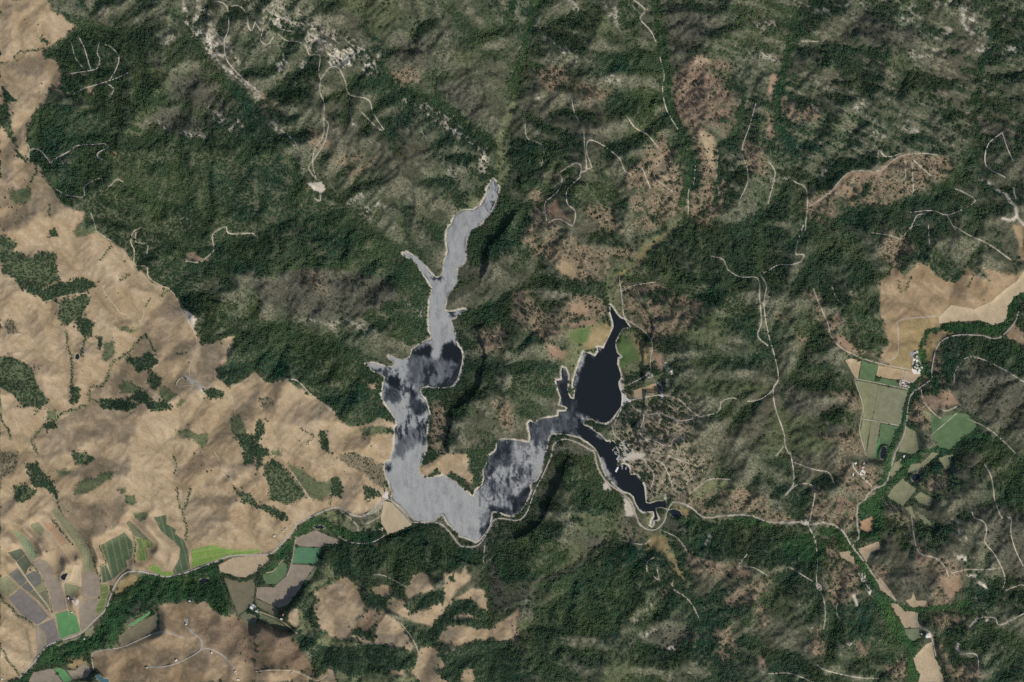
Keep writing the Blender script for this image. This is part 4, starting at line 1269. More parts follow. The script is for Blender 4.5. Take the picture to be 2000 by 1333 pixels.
PONDS = [("c3 905,340 940,331 972,345 985,370 960,380 925,372", .6, "dark inlet pool just beyond the lake road crossing"), ("d5 345,1165 375,1160 390,1190 375,1260 350,1320 315,1305 310,1250 325,1190", None, "narrow black pond at the edge of the eastern farm fields"),
         ("d10 1430,560 1450,490 1530,450 1600,490 1600,560 1540,610 1470,610", None, "round dark pond among olive fields"), ("d1 785,850 820,810 880,795 870,830 840,895 815,890", None, "dark blue triangular pond in the western farm fields"),
         ("b1 440,750 455,742 462,765 450,780 436,770", None, "tiny black stock pond on the tan hills"), ("d3 1700,1180 1760,1170 1850,1240 1930,1240 1930,1300 1800,1300 1720,1230", None, "teal blue pond at the south edge"),
         ("c2 330,430 380,425 400,440 350,446", None, "dark pool in the creek wood beside the highway"), ("c1 1150,745 1180,730 1215,738 1200,755 1160,757", None, "grey pool in the creek wood south of the lime vineyard")]
pond_list = []
for spec, z, label in PONDS:
    poly = P(spec)
    w, m = mask(spec, 1.0, False, 1.5)
    zz = z if z is not None else float(np.average(H[w], weights=m + 1e-6))
    w2, m2 = mask(spec, 3, False, 3)
    H[w2] = lerp(H[w2], zz + .3, m2)
    clear(w, m)
    pond_list.append((poly, zz, label))
    w3, m3 = mask(spec, 2, False, 0)
    w4, m4 = mask(spec, 1.5, False, 2)
    H[w3] = np.where(m3 > .5, zz - 1.5, H[w3])
    gc[w4] = lerp(gc[w4], A(.27, .24, .16), (m4 * .6)[..., None])

road_list = []
for line in ROADS.strip().splitlines():
    kind, wd, spec, label = line.split('|')
    road_list.append((kind, float(wd), smooth_line(P(spec)), label))
for spec in TRACKS.strip().splitlines():
    q = P(spec)
    road_list.append(('track', .85 + .5 * rng.random(), smooth_line(q), None))
for kind, wd, L, label in road_list:
    for i in range(0, len(L) - 1, 3):
        a, b = L[i], L[min(i + 3, len(L) - 1)]
        w = window(np.array([a, b]), 8)
        if H[w].size:
            d = seg_dist(GX[w], GY[w], a, b)[0]
            clear(w, 1 - ss(wd * .5 + .2, wd * .5 + (1.6 if kind == 'highway' else 1.1), d))
            noclump[w] = np.maximum(noclump[w], 1 - ss(wd * .5 + 1.6, wd * .5 + 2.8, d))
            sh = (1 - ss(wd * .4, wd * .5 + (2.2 if kind == 'highway' else 1.6), d)) * (.6 if kind == 'highway' else .4)
            gc[w] = lerp(gc[w], A(.33, .28, .20), sh[..., None])
dO = np.maximum(dO, .75 * dF * noclump)
dF = np.maximum(dF, ss(.4, .8, valm) * (lake_sd > 2)) * (1 - noclump * (1 - .7 * valm))
for d in (dF, dO, dB):
    d *= 1 - noveg
print('land', round(time.time() - T0, 1))


def reflect(v, top):
    v = np.abs(np.asarray(v, float))
    v = v % (2 * top)
    return np.where(v > top, 2 * top - v, v)


def samp(arr, x, y):
    x = reflect(x, 2000.0) / 2
    y = reflect(y, 1332.0) / 2
    x0 = np.minimum(x.astype(int), NX - 2)
    y0 = np.minimum(y.astype(int), NY - 2)
    fx, fy = x - x0, y - y0
    if arr.ndim == 3:
        fx, fy = fx[..., None], fy[..., None]
    return (arr[y0, x0] * (1 - fx) + arr[y0, x0 + 1] * fx) * (1 - fy) + (arr[y0 + 1, x0] * (1 - fx) + arr[y0 + 1, x0 + 1] * fx) * fy


def wx(x):
    return (np.asarray(x) - 1000) * PX


def wy(y):
    return (666.5 - np.asarray(y)) * PX


def hz(x, y):
    return samp(H, x, y)
# ------------------------------------------------------------------ materials
def new_mat(name):
    m = bpy.data.materials.new(name)
    m.use_nodes = True
    t = m.node_tree
    b = t.nodes['Principled BSDF']
    b.inputs['Roughness'].default_value = .95
    b.inputs['Specular IOR Level'].default_value = .08
    return m, t, b


def nd(t, typ, **kw):
    n = t.nodes.new(typ)
    for k, v in kw.items():
        setattr(n, k, v)
    return n


def noise_gain(t, scale, lo, hi, detail=4, coord='Object', stretch=None, rot=0.0, rough=.6):
    tx = nd(t, 'ShaderNodeTexCoord')
    src = tx.outputs[coord]
    if stretch or rot:
        mp = nd(t, 'ShaderNodeMapping')
        mp.inputs['Rotation'].default_value = (0, 0, rot)
        mp.inputs['Scale'].default_value = stretch or (1, 1, 1)
        t.links.new(src, mp.inputs[0])
        src = mp.outputs[0]
    n = nd(t, 'ShaderNodeTexNoise')
    n.inputs['Scale'].default_value = scale
    n.inputs['Detail'].default_value = detail
    n.inputs['Roughness'].default_value = rough
    t.links.new(src, n.inputs['Vector'])
    r = nd(t, 'ShaderNodeMapRange')
    r.inputs[1].default_value = .3
    r.inputs[2].default_value = .7
    r.inputs[3].default_value = lo
    r.inputs[4].default_value = hi
    t.links.new(n.outputs['Fac'], r.inputs[0])
    return r.outputs[0]


def mul(t, col, fac):
    m = nd(t, 'ShaderNodeVectorMath', operation='SCALE')
    t.links.new(col, m.inputs[0])
    t.links.new(fac, m.inputs['Scale'])
    return m.outputs[0]


MATS = {}


def plain(name, col, lo=.85, hi=1.15, scale=.15, rough=.9, **kw):
    if name in MATS:
        return MATS[name]
    m, t, b = new_mat(name)
    c = nd(t, 'ShaderNodeRGB')
    c.outputs[0].default_value = (*col, 1)
    t.links.new(mul(t, c.outputs[0], noise_gain(t, scale, lo, hi, **kw)), b.inputs['Base Color'])
    b.inputs['Roughness'].default_value = rough
    MATS[name] = m
    return m


ground_mat, t, b = new_mat('hill_ground')
at = nd(t, 'ShaderNodeAttribute', attribute_name='land')
c = mul(t, at.outputs['Color'], noise_gain(t, .02, .92, 1.08))
c = mul(t, c, noise_gain(t, .09, .88, 1.12, 3))
rg = nd(t, 'ShaderNodeAttribute', attribute_name='speck')
ma = nd(t, 'ShaderNodeMath', operation='MULTIPLY_ADD')
ma.inputs[2].default_value = 1.0
t.links.new(noise_gain(t, .05, -1.15, 1.3, 3, rough=.7), ma.inputs[0])
t.links.new(rg.outputs['Fac'], ma.inputs[1])
c = mul(t, c, ma.outputs[0])
t.links.new(c, b.inputs['Base Color'])

leaf_mat, t, b = new_mat('foliage')
at = nd(t, 'ShaderNodeAttribute', attribute_name='tint', attribute_type='INSTANCER')
lf = nd(t, 'ShaderNodeAttribute', attribute_name='leaf')
c = mul(t, at.outputs['Color'], lf.outputs['Fac'])
c = mul(t, c, noise_gain(t, .5, .75, 1.25, 2))
t.links.new(c, b.inputs['Base Color'])

oak_mat, t, b = new_mat('oak_leaves')
c = nd(t, 'ShaderNodeRGB')
c.outputs[0].default_value = (.036, .058, .030, 1)
oi = nd(t, 'ShaderNodeObjectInfo')
r = nd(t, 'ShaderNodeMapRange')
r.inputs[3].default_value, r.inputs[4].default_value = .7, 1.25
t.links.new(oi.outputs['Random'], r.inputs[0])
c2 = mul(t, c.outputs[0], r.outputs[0])
t.links.new(mul(t, c2, noise_gain(t, .5, .7, 1.3, 2)), b.inputs['Base Color'])
bark_mat = plain('bark', (.09, .07, .05))

water_mat, t, b = new_mat('lake_water')
at = nd(t, 'ShaderNodeAttribute', attribute_name='wind')
f1 = noise_gain(t, .016, .84, 1.10, 6, stretch=(1, .32, 1), rot=.15, rough=.75)
f2 = noise_gain(t, .08, .86, 1.1, 3)
m1 = nd(t, 'ShaderNodeMath', operation='MULTIPLY')
t.links.new(at.outputs['Fac'], m1.inputs[0])
t.links.new(f1, m1.inputs[1])
m2 = nd(t, 'ShaderNodeMath', operation='MULTIPLY', use_clamp=True)
t.links.new(m1.outputs[0], m2.inputs[0])
t.links.new(f2, m2.inputs[1])
for sock, lo, hi in (('Roughness', .30, .60), ('IOR', 1.33, 4.7)):
    r = nd(t, 'ShaderNodeMapRange')
    r.inputs[3].default_value, r.inputs[4].default_value = lo, hi
    t.links.new(m2.outputs[0], r.inputs[0])
    t.links.new(r.outputs[0], b.inputs[sock])
b.inputs['Specular Tint'].default_value = (1, .98, .90, 1)
b.inputs['Base Color'].default_value = (.008, .011, .013, 1)
b.inputs['Specular IOR Level'].default_value = .5


def water(name, col):
    if name not in MATS:
        m, t, b = new_mat(name)
        b.inputs['Base Color'].default_value = (*col, 1)
        b.inputs['IOR'].default_value = 1.33
        b.inputs['Specular IOR Level'].default_value = .5
        t.links.new(noise_gain(t, .05, .05, .25), b.inputs['Roughness'])
        MATS[name] = m
    return MATS[name]


# ------------------------------------------------------------------ object helpers
def mesh_obj(name, verts, faces, mat, parent=None, link=True):
    me = bpy.data.meshes.new(name)
    me.from_pydata([tuple(map(float, v)) for v in verts], [], [tuple(map(int, f)) for f in faces])
    if mat:
        me.materials.append(mat)
    o = bpy.data.objects.new(name, me)
    if link:
        COL.objects.link(o)
    if parent is not None:
        o.parent = parent
    return o


def tag(o, label, cat=None, group=None, kind=None):
    o['label'] = label
    if cat:
        o['category'] = cat
    if group:
        o['group'] = group
    if kind:
        o['kind'] = kind
    return o


def empty(name, loc=(0, 0, 0), rz=0.0):
    e = bpy.data.objects.new(name, None)
    e.empty_display_size = 5
    COL.objects.link(e)
    e.location = loc
    e.rotation_euler = (0, 0, rz)
    return e


def big_mesh(name, V, F, mat, attrs=()):
    me = bpy.data.meshes.new(name)
    me.vertices.add(len(V))
    me.vertices.foreach_set('co', np.ascontiguousarray(V, np.float32).ravel())
    n = F.shape[1] if len(F) else 0
    if len(F):
        me.loops.add(F.size)
        me.loops.foreach_set('vertex_index', F.astype(np.int32).ravel())
        me.polygons.add(len(F))
        me.polygons.foreach_set('loop_start', (np.arange(len(F)) * n).astype(np.int32))
        me.polygons.foreach_set('use_smooth', np.ones(len(F), bool))
    for nm, typ, arr in attrs:
        a = me.attributes.new(nm, typ, 'POINT')
        if typ == 'FLOAT_COLOR':
            a.data.foreach_set('color', np.ascontiguousarray(np.c_[arr, np.ones(len(arr))], np.float32).ravel())
        else:
            a.data.foreach_set('value', np.ascontiguousarray(arr, np.int32 if typ == 'INT' else np.float32))
    me.update(calc_edges=True)
    if mat:
        me.materials.append(mat)
    o = bpy.data.objects.new(name, me)
    COL.objects.link(o)
    return o


# ------------------------------------------------------------------ the ground: one sheet
def axis(n_in, top):
    inner = np.arange(0, n_in * 2, 2.0)
    out, s, v = [], 4.0, 0.0
    while v < 6500:
        v += s
        out.append(v)
        s *= 1.07
    out = np.array(out)
    return np.concatenate([-out[::-1], inner, inner[-1] + out])


AX, AY = axis(NX, 2000), axis(NY, 1334)
MX, MY = np.meshgrid(AX, AY)
MZ = hz(MX, MY)
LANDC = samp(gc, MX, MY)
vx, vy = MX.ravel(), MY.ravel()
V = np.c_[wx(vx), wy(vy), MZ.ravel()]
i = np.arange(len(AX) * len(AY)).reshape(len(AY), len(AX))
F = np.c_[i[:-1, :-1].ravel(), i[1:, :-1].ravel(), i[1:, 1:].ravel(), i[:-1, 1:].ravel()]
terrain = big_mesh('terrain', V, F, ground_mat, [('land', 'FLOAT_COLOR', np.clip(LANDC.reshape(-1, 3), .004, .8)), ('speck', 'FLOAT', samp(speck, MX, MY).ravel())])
tag(terrain, 'rolling hills of dry tan grass, brush and bare rock around the lake', kind='structure')

# ------------------------------------------------------------------ the lake
wind = np.full(GX.shape, .96)
LX, LY = GX + 22 * (fbm(GX, GY, 22, 3, 5, .75) - .5), GY + 30 * (fbm(GX * 1.6, GY, 22, 7, 5, .75) - .5)
for v, spec in WIND:
    poly = P(spec)
    w = window(poly, 18)
    if GX[w].size:
        m = 1 - ss(-4.5, 3.5, sdf(LX[w], LY[w], poly) - 1.0)
        wind[w] = lerp(wind[w], v, m)
wisp = fbm(GX + 14 * n2, GY / 2.6 + 6 * n3, 6, 10, 3, .8)
busy = np.maximum(ss(690, 720, GY) * (1 - ss(850, 900, GY)) * (GX < 930), ss(935, 960, GX) * .8) * ss(.42, .58, n2)
wind = wind * (1.04 - (.10 + .75 * busy) * ss(.47, .62, wisp)) + .12 * ss(.54, .66, 1 - wisp) * (wind > .02) * (wind < .6)
streak = fbm(GX / 1.0 + 10 * n2, GY / 3.2, 9, 2, 4, .7)
wind = np.where(wind > .04, wind * (1 + .0) * (1 - .16 * ss(.53, .72, streak) - .10 * ss(.5, .7, n2)), wind)
swirl = fbm(GX + 30 * n2, GY * .5 + 30 * n3, 16, 14, 4, .7)
wind = np.where(GX > 935, wind * (1 - .45 * ss(.50, .62, swirl)), wind)
lee = ss(-3.0, -.6, lake_sd + 1.2 * (n3 - .5))
wind = np.clip(wind * (1 - .55 * lee * ss(.45, .6, n2)), 0, 1)
cells = blur((lake_sd < 2.5).astype(float), 1, 1) > .01
use = cells[:-1, :-1] & cells[1:, :-1] & cells[:-1, 1:] & cells[1:, 1:]
idx = np.arange(GX.size).reshape(GX.shape)
F = np.c_[idx[:-1, :-1][use], idx[1:, :-1][use], idx[1:, 1:][use], idx[:-1, 1:][use]]
u, inv = np.unique(F, return_inverse=True)
lake = big_mesh('lake', np.c_[wx(GX.ravel()[u]), wy(GY.ravel()[u]), np.zeros(len(u))], inv.reshape(F.shape), water_mat, [('wind', 'FLOAT', wind.ravel()[u])])
tag(lake, 'forked reservoir with silver wind streaks in the west and dark calm water in the east', kind='structure')


# ------------------------------------------------------------------ draped sheets and ribbons
def drape(poly, step, lift, zfun=None):
    pts = [Vector(p) for p in poly]
    n = len(pts)
    w0, w1 = poly.min(0), poly.max(0)
    gx, gy = np.meshgrid(np.arange(w0[0], w1[0], step), np.arange(w0[1], w1[1], step))
    gx, gy = gx.ravel() + .3, gy.ravel() + .3
    if len(gx):
        k = sdf(gx, gy, poly) < -step * .3
        pts += [Vector((a, b)) for a, b in zip(gx[k], gy[k])]
    vs, _, fs, *_ = delaunay_2d_cdt(pts, [], [list(range(n))], 1, 1e-4)
    q = np.array([(v.x, v.y) for v in vs])
    z = (hz(q[:, 0], q[:, 1]) if zfun is None else zfun(q[:, 0], q[:, 1])) + lift
    F = []
    for f in fs:                                        # map y runs down, the world's runs up: wind every face upwards
        (x0, y0), (x1, y1), (x2, y2) = q[f[0]], q[f[1]], q[f[2]]
        F.append(tuple(f) if (x1 - x0) * (y2 - y0) - (x2 - x0) * (y1 - y0) < 0 else tuple(reversed(f)))
    return np.c_[wx(q[:, 0]), wy(q[:, 1]), z], F


def dense(poly, step=4.0, wob=.35, seed=0):
    r = np.random.default_rng(seed)
    out = []
    n = len(poly)
    for i in range(n):
        a, b = poly[i], poly[(i + 1) % n]
        k = max(1, int(np.hypot(*(b - a)) / step))
        for j in range(k):
            p = a + (b - a) * j / k
            out.append(p + (r.random(2) - .5) * wob * (2 if j else .6))
    return np.array(out)


def ribbon(L, width, lift, zfun=None, vary=.22):
    L = np.asarray(L)
    tg = np.gradient(L, axis=0)
    tg /= np.hypot(*tg.T)[:, None] + 1e-9
    nr = np.c_[-tg[:, 1], tg[:, 0]]
    hw = width / 2 * (1 + vary * (noise(L[:, 0], L[:, 1], 7, 3) + noise(L[:, 0], L[:, 1], 19, 5) - 1))[:, None]
    rows = [L - nr * hw, L, L + nr * hw]
    zf = zfun or hz
    z = np.max([zf(r[:, 0], r[:, 1]) for r in rows], 0)
    z = np.maximum(z, np.convolve(np.pad(z, 1, 'edge'), [.25, .5, .25], 'valid')) + lift
    n = len(L)
    V = np.vstack([np.c_[wx(r[:, 0]), wy(r[:, 1]), z] for r in rows])
    F = []
    for k in range(n - 1):
        for a in (0, n):
            F.append((a + k, a + k + 1, a + n + k + 1, a + n + k))
    p = [V[j] for j in F[0]]
    if np.cross(p[1] - p[0], p[2] - p[0])[2] < 0:
        F = [f[::-1] for f in F]
    return V, F


asphalt = plain('worn_road', (.34, .31, .26), .85, 1.12, .05)
dirt = plain('dirt_road', (.42, .38, .30), .8, 1.15, .04)
dirt_tan = plain('tan_dirt_road', (.44, .345, .23), .8, 1.15, .04)


def zone(x, y):
    if samp(grassy, np.array([x]), np.array([y]))[0] > .5 and x < 800:
        return 'the dry tan hills west of the lake'
    if y < 560 and x < 900:
        return 'the brushy and forested slopes north west of the lake'
    if x < 900 and y < 900:
        return 'the dark forest beside the lake'
    if y < 520 and x < 1480:
        return 'the brushy hills north of the dark lake arm'
    if y < 520:
        return 'the rocky brush hills in the north east'
    if x < 1480 and y < 900:
        return 'the oak hills east of the dark lake arm'
    if x >= 1480 and y < 900:
        return 'the eastern farm valley'
    if x < 600:
        return 'the western farm fields'
    if x < 1250:
        return 'the wooded ridges south of the lake'
    return 'the oak valleys south east of the lake'


for kind, wd, L, label in road_list:
    if kind == 'highway':
        V, F = ribbon(L, wd, 1.6)
        tag(mesh_obj('road', V, F, asphalt), label, group='paved valley roads', kind='structure')
    else:
        c = L[len(L) // 2]
        zn = zone(*c)
        V, F = ribbon(L, wd, 1.5, None, .9)
        tag(mesh_obj('dirt_track', V, F, dirt_tan if 'tan hills' in zn or 'fields' in zn else dirt), 'pale dirt track on ' + zn, group='tracks on ' + zn, kind='structure')

# ------------------------------------------------------------------ fields
for k, (soil, rows, poly, label) in enumerate(field_list):
    sc = SOIL[soil]
    m = plain('soil_' + soil, sc, .84, 1.16, .018, detail=5)
    V, F = drape(dense(poly, 4, .5, k), 5, 1.3)
    f = mesh_obj('crop_field', V, F, m)
    tag(f, label, 'field', 'cultivated fields', 'thing')
    if rows != '-':
        a = math.radians(float(rows))
        dx, dy = math.cos(a), math.sin(a)
        cx0, cy0 = poly.mean(0)
        R = np.hypot(*(poly - poly.mean(0)).T).max() + 3
        sp = 2.3 if soil in ('vine', 'grns', 'lime') else 4.6
        VV, FF = [], []
        hgt = 2.2 if soil in ('vine', 'grns', 'lime') else .5
        for o in np.arange(-R, R, sp):
            s = np.arange(-R, R, 1.5)
            px, py = cx0 + dx * s - dy * o, cy0 + dy * s + dx * o
            ok = sdf(px, py, poly) < -.8
            if soil in ('vine', 'grns', 'lime'):
                ok &= (np.floor(s / 1.5).astype(int) % 9 != 0)
                ok &= noise(px, py, 9, 5) < .88
            j = 0
            while j < len(s):
                if not ok[j]:
                    j += 1
                    continue
                e = j
                while e + 1 < len(s) and ok[e + 1]:
                    e += 1
                if e > j:
                    base = len(VV)
                    seq = list(range(j, e + 1, 4))
                    if seq[-1] != e:
                        seq.append(e)
                    for q in seq:
                        zz = float(hz(px[q:q + 1], py[q:q + 1])[0]) + 1.2
                        hw = sp * (.30 if hgt > 1 else .22)
                        for side, up in ((-hw, 0), (-hw * .8, hgt), (hw * .8, hgt), (hw, 0)):
                            VV.append((wx(px[q] - dy * side), wy(py[q] + dx * side), zz + up))
                    for q in range(len(seq) - 1):
                        b0 = base + q * 4
                        for u_ in range(3):
                            FF.append((b0 + u_, b0 + u_ + 1, b0 + u_ + 5, b0 + u_ + 4))
                    FF.append((base, base + 1, base + 2, base + 3))
                    b0 = base + (len(seq) - 1) * 4
                    FF.append((b0 + 3, b0 + 2, b0 + 1, b0))
                j = e + 1
        if VV:
            r = mesh_obj('crop_rows', VV, FF, plain('crop_' + soil, CROP.get(soil, sc), .75, 1.25, .06), f)
            r['kind'] = 'stuff'

# ------------------------------------------------------------------ ponds
for poly, z, label in pond_list:
    V, F = drape(dense(poly, 2, .4, 3), 6, 0, lambda x, y: np.full(np.shape(x), z))
    teal = 'teal' in label
    tag(mesh_obj('pond', V, F, water('teal_water', (.05, .11, .13)) if teal else water('pond_water', (.012, .016, .022))), label, kind='structure')

# ------------------------------------------------------------------ pale yards, car parks, beaches
YARDS = [('marina_lot', 'gravel', "d8 500,330 600,300 780,500 860,600 880,700 860,790 680,830 540,820 480,760 520,620 400,470", 'wide pale gravel boat trailer lot above the marina docks'),
         ('yard', 'white', "d11 960,620 985,320 1000,260 1070,250 1110,300 1130,420 1165,560 1175,640 1120,680 1000,680", 'white gravel yard of the eastern farm beside the creek'),
         ('car_park', 'blue', "d7 820,540 900,540 940,700 930,770 860,760 840,640", 'blue grey car park beside the brown lakeside meadow'),
         ('car_park', 'blue', "d7 960,490 1030,490 1060,560 1010,590 960,560", 'small blue grey car park above the larger one'),
         ('car_park', 'blue', "d11 930,260 990,250 985,370 930,360", 'grey pad at the corner of the white farm yard'),
         ('yard', 'pink', "d7 590,400 660,340 740,400 740,460 650,480", 'round pale clearing at the end of the lakeside lane'),
         ('beach', 'white', "d7 150,760 210,770 240,860 330,930 200,1010 130,1010", 'pale sandy beach between the dark lake and the brown meadow'),
         ('yard', 'gravel', "d13 600,560 690,520 800,690 740,790 690,800", 'pale farm yard beside the red roofed barn'),
         ('yard', 'white', "d4 380,950 430,930 500,1000 480,1030 400,980", 'white yard between olive brown fields'),
         ('yard', 'white', "d10 400,420 470,390 520,440 480,510 410,490", 'pale turning circle below the red roofed lodge'),
         ('yard', 'pink', "d11 720,900 730,800 790,770 930,830 920,930", 'pinkish equipment yard at the eastern farm'),
         ('yard', 'white', "d7 860,790 930,780 960,880 900,890 850,850", 'pale gravel lot below the blue grey car park'),
         ('yard', 'white', "d7 950,180 1010,190 1070,290 1010,350 960,290", 'white gravel camp clearing under the brushy slope'),
         ('yard', 'white', "d7 1040,370 1110,330 1140,400 1070,430", 'small white camp clearing with a tree in it'),
         ('yard', 'gravel', "c4 185,395 230,385 240,425 200,425", 'pale road junction apron in the southern oak valley'),
         ('yard', 'gravel', "c4 270,750 310,770 310,800 285,800", 'pale house clearing on the southern oak ridge'),
         ('yard', 'white', "d6 560,830 610,820 620,870 570,880", 'pale yard of the southern farm'),
         ('yard', 'gravel', "d12 175,255 235,250 245,320 200,340 170,310", 'round pale turnaround beside the hilltop house'),
         ('yard', 'gravel', "c4 520,700 560,700 600,800 590,830 560,790", 'pale gravel flat beside the southern creek wood'),
         ('yard', 'gravel', "d9 300,1090 350,1100 330,1180 240,1150", 'pale pad at the foot of the dam')]
YM = dict(gravel=(.40, .36, .29), white=(.56, .52, .45), blue=(.20, .21, .22), pink=(.46, .39, .33))
for nm, mt, spec, label in YARDS:
    V, F = drape(dense(P(spec), 1.5, .35, 5), 4, 1.9)
    tag(mesh_obj(nm, V, F, plain('yard_' + mt, YM[mt], .82, 1.12, .05)), label, kind='structure')

# ------------------------------------------------------------------ the dam
dam = tag(empty('earth_dam', (wx(775), wy(1005), 0)), 'smooth tan earth dam with a straight face below the silver lake', 'dam')


def sub(name, V, F, mat, parent):
    off = np.array(parent.location)
    return mesh_obj(name, np.asarray(V) - off, F, mat, parent)


V, F = drape(dense(DAM_FACE, 2, .3, 9), 3, 0, dam_z)
sub('downstream_face', V, F, plain('dam_soil', (.38, .305, .20), .88, 1.1, .02, stretch=(1, .4, 1), rot=.7), dam)
crest = smooth_line(DAM_CREST, 2)
V, F = ribbon(crest, 1.7, 1.2, lambda x, y: np.full(np.shape(x), DAM_TOP))
sub('crest_road', V, F, asphalt, dam)
up = smooth_line(P("d9 560,440 640,500 780,610 900,740 1000,860 1080,930 1130,950"), 2)
V, F = ribbon(up, 3.0, .3, lambda x, y: np.full(np.shape(x), 3.0))
V[:len(up), 2] += 4.0
V[2 * len(up):, 2] -= 5.0
if np.mean(samp(lake_sd, *(lambda q: (q[:, 0] / PX + 1000, 666.5 - q[:, 1] / PX))(V[:len(up)]))) < np.mean(samp(lake_sd, *(lambda q: (q[:, 0] / PX + 1000, 666.5 - q[:, 1] / PX))(V[2 * len(up):]))):
    V[:len(up), 2], V[2 * len(up):, 2] = V[2 * len(up):, 2].copy(), V[:len(up), 2].copy()
sub('upstream_riprap', V, F, plain('riprap', (.25, .215, .165), .6, 1.3, .12), dam)
V, F = drape(dense(P("d9 370,300 400,245 465,250 462,400 430,430 375,440"), 1, .1, 2), 3, 2.2)
sub('spillway_apron', V, F, plain('concrete', (.44, .40, .37), .9, 1.1, .05), dam)
print('built land', round(time.time() - T0, 1))
# ------------------------------------------------------------------ trees: shapes shared by every wood
def ico():
    import bmesh
    bm = bmesh.new()
    bmesh.ops.create_icosphere(bm, subdivisions=1, radius=1)
    v = np.array([x.co[:] for x in bm.verts])
    f = np.array([[q.index for q in p.verts] for p in bm.faces])
    bm.free()
    return v, f


IV, IF = ico()


def blobs(name, items, mat, seed):
    r = np.random.default_rng(seed)
    V, F, C = [], [], []
    n = 0
    for x, y, z, rad, flat_ in items:
        v = IV * (1 + (r.random((len(IV), 1)) - .5) * .55) * rad * np.array([1, 1, flat_]) + (x, y, z)
        V.append(v)
        F.append(IF + n)
        C.append(np.full(len(v), r.uniform(.62, 1.4)))
        n += len(v)
    me = bpy.data.meshes.new(name)
    me.from_pydata(np.vstack(V).tolist(), [], np.vstack(F).tolist())
    a = me.attributes.new('leaf', 'FLOAT', 'POINT')
    a.data.foreach_set('value', np.concatenate(C).astype(np.float32))
    me.materials.append(mat)
    return me


def clump_items(r, n, spread, r0, r1, z0, z1, fl):
    pts = []
    tries = 0
    while len(pts) < n and tries < 600:
        tries += 1
        q = (r.uniform(-spread, spread), r.uniform(-spread, spread))
        if math.hypot(*q) < spread * 1.15 and all(math.hypot(q[0] - p[0], q[1] - p[1]) > r0 * 1.25 for p in pts):
            pts.append((*q, r.uniform(z0, z1), r.uniform(r0, r1), fl))
    return pts


PROTO = []
for s in range(4):                                            # 0-3 closed canopy
    PROTO.append(blobs('canopy_clump', clump_items(np.random.default_rng(s), 11, 14, 3.0, 5.6, 4.0, 8.5, 1.0), leaf_mat, s))
for s in range(3):                                            # 4-6 shrubs
    PROTO.append(blobs('shrub_clump', clump_items(np.random.default_rng(20 + s), 12, 14, 1.5, 3.0, .6, 1.4, .7), leaf_mat, 20 + s))
for s in range(3):                                            # 7-9 lone oak crowns
    r = np.random.default_rng(40 + s)
    it = [(0, 0, 5.2, 3.2, .8)] + [(math.cos(a) * 2.6, math.sin(a) * 2.6, r.uniform(3.8, 5.6), r.uniform(1.6, 2.5), .85) for a in np.linspace(0, 6.28, 7)[:-1] + r.random(6) * .5]
    PROTO.append(blobs('oak_crown', it, leaf_mat, 40 + s))
proto_objs = [bpy.data.objects.new(m.name, m) for m in PROTO]

GN = bpy.data.node_groups.new('scatter_plants', 'GeometryNodeTree')
GN.interface.new_socket('Geometry', in_out='INPUT', socket_type='NodeSocketGeometry')
GN.interface.new_socket('Geometry', in_out='OUTPUT', socket_type='NodeSocketGeometry')
gi, go = GN.nodes.new('NodeGroupInput'), GN.nodes.new('NodeGroupOutput')
jn = GN.nodes.new('GeometryNodeJoinGeometry')


def named(nm, typ):
    n = GN.nodes.new('GeometryNodeInputNamedAttribute')
    n.data_type = typ
    n.inputs['Name'].default_value = nm
    return n.outputs[0]


a_proto, a_size, a_spin = named('proto', 'INT'), named('size', 'FLOAT'), named('spin', 'FLOAT')
cmb = GN.nodes.new('ShaderNodeCombineXYZ')
GN.links.new(a_spin, cmb.inputs[2])
for k, po in enumerate(proto_objs):
    oi = GN.nodes.new('GeometryNodeObjectInfo')
    oi.inputs['Object'].default_value = po
    oi.inputs['As Instance'].default_value = False
    cp = GN.nodes.new('FunctionNodeCompare')
    cp.data_type = 'INT'
    cp.operation = 'EQUAL'
    ins = [s for s in cp.inputs if s.type == 'INT' and s.enabled]
    GN.links.new(a_proto, ins[0])
    ins[1].default_value = k
    ip = GN.nodes.new('GeometryNodeInstanceOnPoints')
    GN.links.new(gi.outputs[0], ip.inputs['Points'])
    GN.links.new(cp.outputs[0], ip.inputs['Selection'])
    GN.links.new(oi.outputs['Geometry'], ip.inputs['Instance'])
    GN.links.new(cmb.outputs[0], ip.inputs['Rotation'])
    GN.links.new(a_size, ip.inputs['Scale'])
    GN.links.new(ip.outputs[0], jn.inputs[0])
GN.links.new(jn.outputs[0], go.inputs[0])


def scatter(name, x, y, proto, size, tint, label, group=None, kind='stuff'):
    if len(x) == 0:
        return None
    V = np.c_[wx(x), wy(y), hz(x, y) - .4]
    o = big_mesh(name, V, np.zeros((0, 4)), None, [('proto', 'INT', proto), ('size', 'FLOAT', size), ('spin', 'FLOAT', rng.random(len(x)) * 6.28), ('tint', 'FLOAT_COLOR', tint)])
    md = o.modifiers.new('scatter', 'NODES')
    md.node_group = GN
    return tag(o, label, group=group, kind=kind)


def jitter_grid(sp, x0=-110, x1=2110, y0=-110, y1=1443, amount=.95):
    gx, gy = np.meshgrid(np.arange(x0, x1, sp), np.arange(y0, y1, sp))
    return (gx + (rng.random(gx.shape) - .5) * sp * amount).ravel(), (gy + (rng.random(gy.shape) - .5) * sp * amount).ravel()


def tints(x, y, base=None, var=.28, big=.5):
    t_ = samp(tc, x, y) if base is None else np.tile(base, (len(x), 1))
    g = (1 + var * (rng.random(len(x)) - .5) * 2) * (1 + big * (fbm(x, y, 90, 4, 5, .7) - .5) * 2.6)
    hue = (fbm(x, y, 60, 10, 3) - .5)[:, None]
    return t_ * g[:, None] * (1 + hue * np.array([1.5, .8, .3]))


